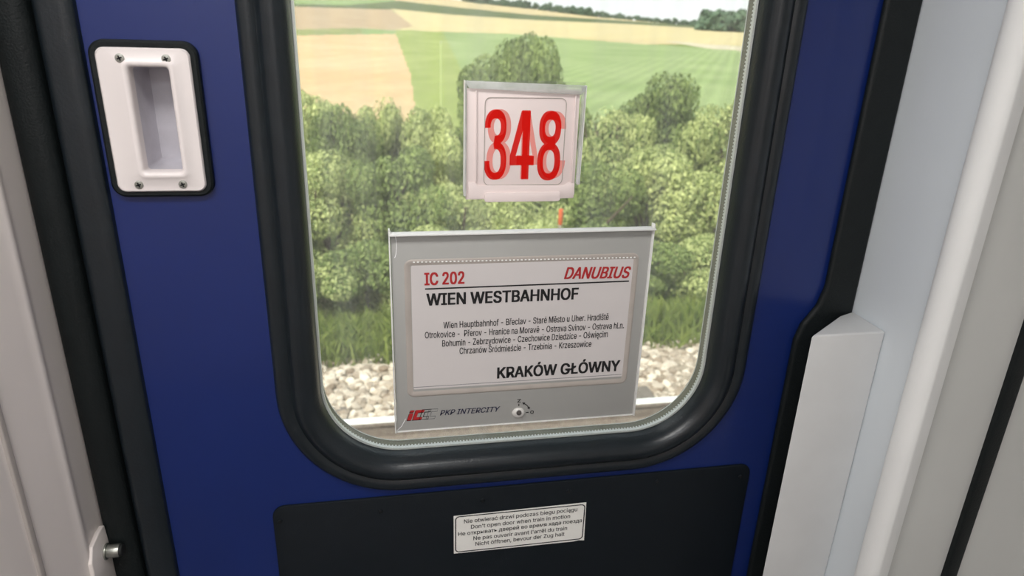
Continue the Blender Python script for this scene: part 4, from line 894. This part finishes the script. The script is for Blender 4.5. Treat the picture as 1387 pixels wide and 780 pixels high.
# grass bank behind the gravel
V, Fc = [], []
for k in range(16000):
    x = rnd.uniform(-4, 8.5); y = 4.75+abs(rnd.gauss(0, .9)); z = terrain(x, y)-.02; a = rnd.uniform(0, 6.28); h = rnd.uniform(.10, .27)*(1+.5*noise.noise((x, y, 2))); w = rnd.uniform(.006, .012)
    dx, dy = math.cos(a)*w, math.sin(a)*w; lx, ly = rnd.gauss(0, .08), rnd.gauss(0, .08)
    n = len(V); V += [Vector((x-dx, y-dy, z)), Vector((x+dx, y+dy, z)), Vector((x+dx*.6+lx*.4, y+dy*.6+ly*.4, z+h*.6)), Vector((x+lx, y+ly, z+h))]
    Fc += [(n, n+1, n+2), (n, n+2, n+3)]
me = bpy.data.meshes.new('grass'); me.from_pydata(V, [], Fc); me.update()
tag(put_mesh('grass', me, foliage_mat('bank_grass', lin(92, 112, 54), lin(156, 166, 92), 1.2), smooth=False), 'green grass bank between the track gravel and the shrubs', 'grass', kind='stuff')

# ------------------------------------------------------------------ outdoors: shrubs and trees
leafA = foliage_mat('shrub_leaves', lin(88, 112, 52), lin(236, 240, 172), .9)
leafB = foliage_mat('dark_shrub_leaves', lin(84, 104, 60), lin(172, 186, 118), .9)
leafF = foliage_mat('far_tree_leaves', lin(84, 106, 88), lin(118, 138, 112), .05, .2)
bark = mat('bark', lin(92, 78, 62), .9, var=.25, scale=14)
def crown_mesh(seed, lobes, n, leaf, flat_bottom=True):
    """Unit crown: x, y within about +-1, z from 0 to 1, filled with leaf clusters."""
    rnd = random.Random(seed); L = []
    for i in range(lobes):
        a = rnd.uniform(0, 6.28); q = rnd.uniform(.1, .72); zc = rnd.uniform(.15, .84-.35*max(0, q-.35))
        L.append((Vector((math.cos(a)*q, math.sin(a)*q, zc)), rnd.uniform(.20, .31)))
    L.append((Vector((0, 0, .6)), .42))
    V, Fc = [], []
    for k in range(n):
        c, rad = L[rnd.randrange(len(L))]
        d = Vector((rnd.gauss(0, 1), rnd.gauss(0, 1), rnd.gauss(0, 1))).normalized()
        p = c+Vector((d.x*rad, d.y*rad, d.z*rad*.62))*rnd.choice((rnd.uniform(.5, 1.0), rnd.uniform(.88, 1.05), rnd.uniform(.88, 1.05)))
        if p.z < .02: p.z = rnd.uniform(.02, .2)
        nrm = (d+Vector((rnd.gauss(0, .5), rnd.gauss(0, .5), rnd.gauss(0, .5)+.3))).normalized()
        t = nrm.orthogonal().normalized(); t = Matrix.Rotation(rnd.uniform(0, 6.28), 3, nrm) @ t; s = nrm.cross(t)
        l = leaf*rnd.uniform(.6, 1.3); m = len(V)
        V += [p-t*l, p+s*l*.5+nrm*l*.12, p+t*l, p-s*l*.5+nrm*l*.12]; Fc.append((m, m+1, m+2, m+3))
    me = bpy.data.meshes.new('foliage'); me.from_pydata(V, [], Fc); me.update(); return me
crowns = [crown_mesh(20+k, 17, 15000, .027) for k in range(5)]
def stem_bm(h, r, seed):
    rnd = random.Random(seed); bm = bmesh.new()
    for k in range(4):
        p = Vector((rnd.uniform(-.1, .1), rnd.uniform(-.1, .1), -.08)); q = p+Vector((rnd.uniform(-.25, .25), rnd.uniform(-.25, .25), h*.45)); e = q+Vector((rnd.uniform(-.3, .3), rnd.uniform(-.3, .3), h*.35))
        cyl(bm, p, q, r, r*.7, 8); cyl(bm, q, e, r*.7, r*.3, 8)
    return bm
stems = None
def shrub(px, top, Y, hw, m, label, group, k, name='shrub'):
    """A shrub whose crown top meets the view at photo pixel (px, top), standing Y metres out."""
    P = at(px, top, Y); w = hw*((P-CAM).dot(_f))/FPX; z0 = terrain(P.x, Y)-.03; h = max(.5, P.z-z0)
    t = empty(name, (P.x, Y, z0)); tag(t, label, 'shrub' if name == 'shrub' else 'tree', group)
    me = crowns[k % 5]
    key = m.name+str(k % 5)
    if key not in shrub.cache:
        c = me.copy(); c.materials.append(m); shrub.cache[key] = c
    o = bpy.data.objects.new('foliage', shrub.cache[key]); col.objects.link(o); o.parent = t
    o.scale = (w*1.45, w*1.3, h*1.04); o.location = (0, 0, 0); o.rotation_euler.z = k*1.7
    s = put('stem', stem_bm(h, .02+.012*h, k), bark); s.parent = t; s.matrix_parent_inverse = Matrix()
    return t
shrub.cache = {}
B, D = leafA, leafB
G1, G2, G3 = 'back row of shrubs before the fields', 'middle row of shrubs behind the signs', 'front shrubs by the grass bank'
rows = [
    # back row: (px, top, Y, half width px, material, label)
    (700, 44, 15.5, 62, D, 'tall dark bush rising into the green field straight above the 348 plate', G1, 'tree'),
    (910, 108, 13.0, 66, D, 'dark rounded bush in front of the green crop right of the 348 plate', G1, 'shrub'),
    (425, 124, 12.0, 62, B, 'leafy shrub at the far left of the window just below the tan wheat', G1, 'shrub'),
    (522, 112, 12.5, 48, B, 'shrub with a pointed top below the right end of the tan wheat', G1, 'shrub'),
    (478, 138, 11.5, 50, D, 'darker shrub between two paler ones under the tan wheat', G1, 'shrub'),
    (590, 146, 12.0, 56, B, 'shrub close to the left edge of the 348 plate under the grass margin', G1, 'shrub'),
    (660, 128, 12.6, 60, D, 'shrub whose top shows just left of and behind the 348 plate', G1, 'shrub'),
    (745, 122, 12.8, 60, D, 'shrub mostly behind the upper right corner of the 348 plate', G1, 'shrub'),
    (828, 128, 12.0, 66, B, 'pale shrub immediately right of the 348 plate', G1, 'shrub'),
    (985, 126, 12.2, 66, B, 'pale shrub right of the dark rounded bush', G1, 'shrub'),
    (1040, 150, 11.8, 60, B, 'pale shrub cut off by the right edge of the window, below the crop field', G1, 'shrub'),
    # middle row
    (440, 212, 9.4, 78, B, 'broad shrub at mid height on the left side of the window', G2, 'shrub'),
    (545, 200, 9.2, 74, D, 'dark shrub left of the lower half of the 348 plate', G2, 'shrub'),
    (620, 236, 8.8, 66, B, 'bright shrub in the gap between the two signs, left half', G2, 'shrub'),
    (712, 250, 8.9, 62, B, 'shrub in the gap right under the 348 plate', G2, 'shrub'),
    (800, 222, 9.2, 70, D, 'shrub right of the bottom corner of the 348 plate', G2, 'shrub'),
    (890, 205, 9.4, 78, B, 'pale shrub above the top right corner of the destination board', G2, 'shrub'),
    (975, 232, 9.0, 72, B, 'pale shrub halfway down the right edge of the window', G2, 'shrub'),
    # front row
    (436, 330, 7.0, 78, B, 'low bright shrub at the left edge of the window beside the destination board', G3, 'shrub'),
    (510, 318, 7.2, 70, D, 'dark low shrub touching the left edge of the destination board', G3, 'shrub'),
    (600, 320, 7.0, 84, B, 'shrub hidden behind the left half of the destination board', G3, 'shrub'),
    (720, 310, 7.1, 84, B, 'shrub behind the middle of the destination board', G3, 'shrub'),
    (840, 312, 7.1, 84, D, 'shrub behind the right edge of the destination board', G3, 'shrub'),
    (950, 318, 7.0, 76, B, 'low pale shrub right of the destination board', G3, 'shrub'),
]
for k, (px, top, Y, hw, m, label, grp, nm) in enumerate(rows):
    shrub(px, top, Y, hw, m, label, grp, k, nm)
# the same hedge carries on past both edges of the window
for k, (px, top, Y) in enumerate([(330, 128, 12.0), (210, 122, 12.4), (80, 120, 12.2), (-60, 118, 12.4), (340, 214, 9.2), (190, 206, 9.4), (40, 200, 9.2), (-130, 196, 9.4), (330, 322, 7.1), (160, 312, 7.0), (-10, 306, 7.1),
                                  (1135, 152, 12.0), (1250, 160, 12.2), (1100, 232, 9.2), (1230, 240, 9.2), (1080, 322, 7.0), (1220, 330, 7.1)]):
    shrub(px, top, Y, 82, (B, D, B)[k % 3], 'shrub of the trackside hedge beyond the edges of the window', 'shrubs past the window edges', k+3)

# trees along the skyline, in the order they stand from left to right
fars = [crown_mesh(60+k, 8, 900, .13) for k in range(3)]
for c in fars: c.materials.append(leafF)
trunk_me = None
def far_tree(px, base_r, h, k, label, group, wf=.85):
    global trunk_me
    d = pix(px, 25); a = math.atan2(d.x, d.y); x, y = base_r*math.sin(a), base_r*math.cos(a)
    t = empty('tree', (x, y, terrain(x, y)-.18*h)); tag(t, label, 'tree', group)
    o = bpy.data.objects.new('foliage', fars[k % 3]); col.objects.link(o); o.parent = t; o.scale = (h*wf, h*wf, h); o.rotation_euler.z = k*1.3
    if trunk_me is None:
        bm = bmesh.new(); cyl(bm, (0, 0, -.05), (0, 0, .6), .035, .015, 8); trunk_me = bpy.data.meshes.new('trunk'); bm.to_mesh(trunk_me); bm.free(); trunk_me.materials.append(bark)
    s = bpy.data.objects.new('trunk', trunk_me); col.objects.link(s); s.parent = t; s.scale = (h, h, h)
rnd = random.Random(11)
for k in range(34):
    px = 632+k*5.6+rnd.uniform(-1.5, 1.5); far_tree(px, 860+rnd.uniform(-12, 12), 9.5*rnd.uniform(.75, 1.25), k, 'dark tree in the skyline row at the top middle of the window', 'skyline trees in the middle')
for k in range(26):
    px = 822+k*5.6+rnd.uniform(-1.5, 1.5); far_tree(px, 900+rnd.uniform(-12, 12), 7.5*rnd.uniform(.7, 1.2), k, 'faint distant tree in the low skyline row left of the grove', 'low skyline trees further right')
for k in range(22):
    px = 966+k*6.2+rnd.uniform(-2, 2); far_tree(px, 470+rnd.uniform(-25, 25), 15.5*rnd.uniform(.8, 1.1), k, 'tree of the dense dark grove at the top right of the window', 'grove at the top right')

# reflection between the two signs built as a post, and a thin pole by the wheat
p = at(760, 283, 6.4); zb = terrain(p.x, 6.4)
mk = empty('reflection_post', (p.x, 6.4, zb)); tag(mk, 'slim orange topped post built for a reflection between the two signs', 'post')
bm = bmesh.new(); cyl(bm, (p.x, 6.4, zb-.05), (p.x, 6.4, p.z-.18), .022, None, 12, .003); put('post', bm, mat('post_grey', lin(150, 140, 120), .7), mk)
bm = bmesh.new(); cyl(bm, (p.x, 6.4, p.z-.18), (p.x, 6.4, p.z), .026, None, 12, .004); put('orange_cap', bm, mat('orange_paint', lin(200, 92, 40), .6), mk)
p = at(597, 58, 26.0); zb = terrain(p.x, 26.0)
pl_ = empty('field_pole', (p.x, 26, zb)); tag(pl_, 'thin pale pole standing by the edge of the wheat field', 'pole')
bm = bmesh.new(); cyl(bm, (p.x, 26, zb-.1), (p.x, 26, p.z), .022, .018, 10); put('pole', bm, mat('pale_wood', lin(196, 206, 150), .8), pl_)
bm = bmesh.new(); cyl(bm, (p.x, 26, p.z), (p.x, 26, p.z+.05), .026, .015, 10); put('pole_cap', bm, mat('pole_cap_grey', lin(170, 172, 160), .7), pl_)
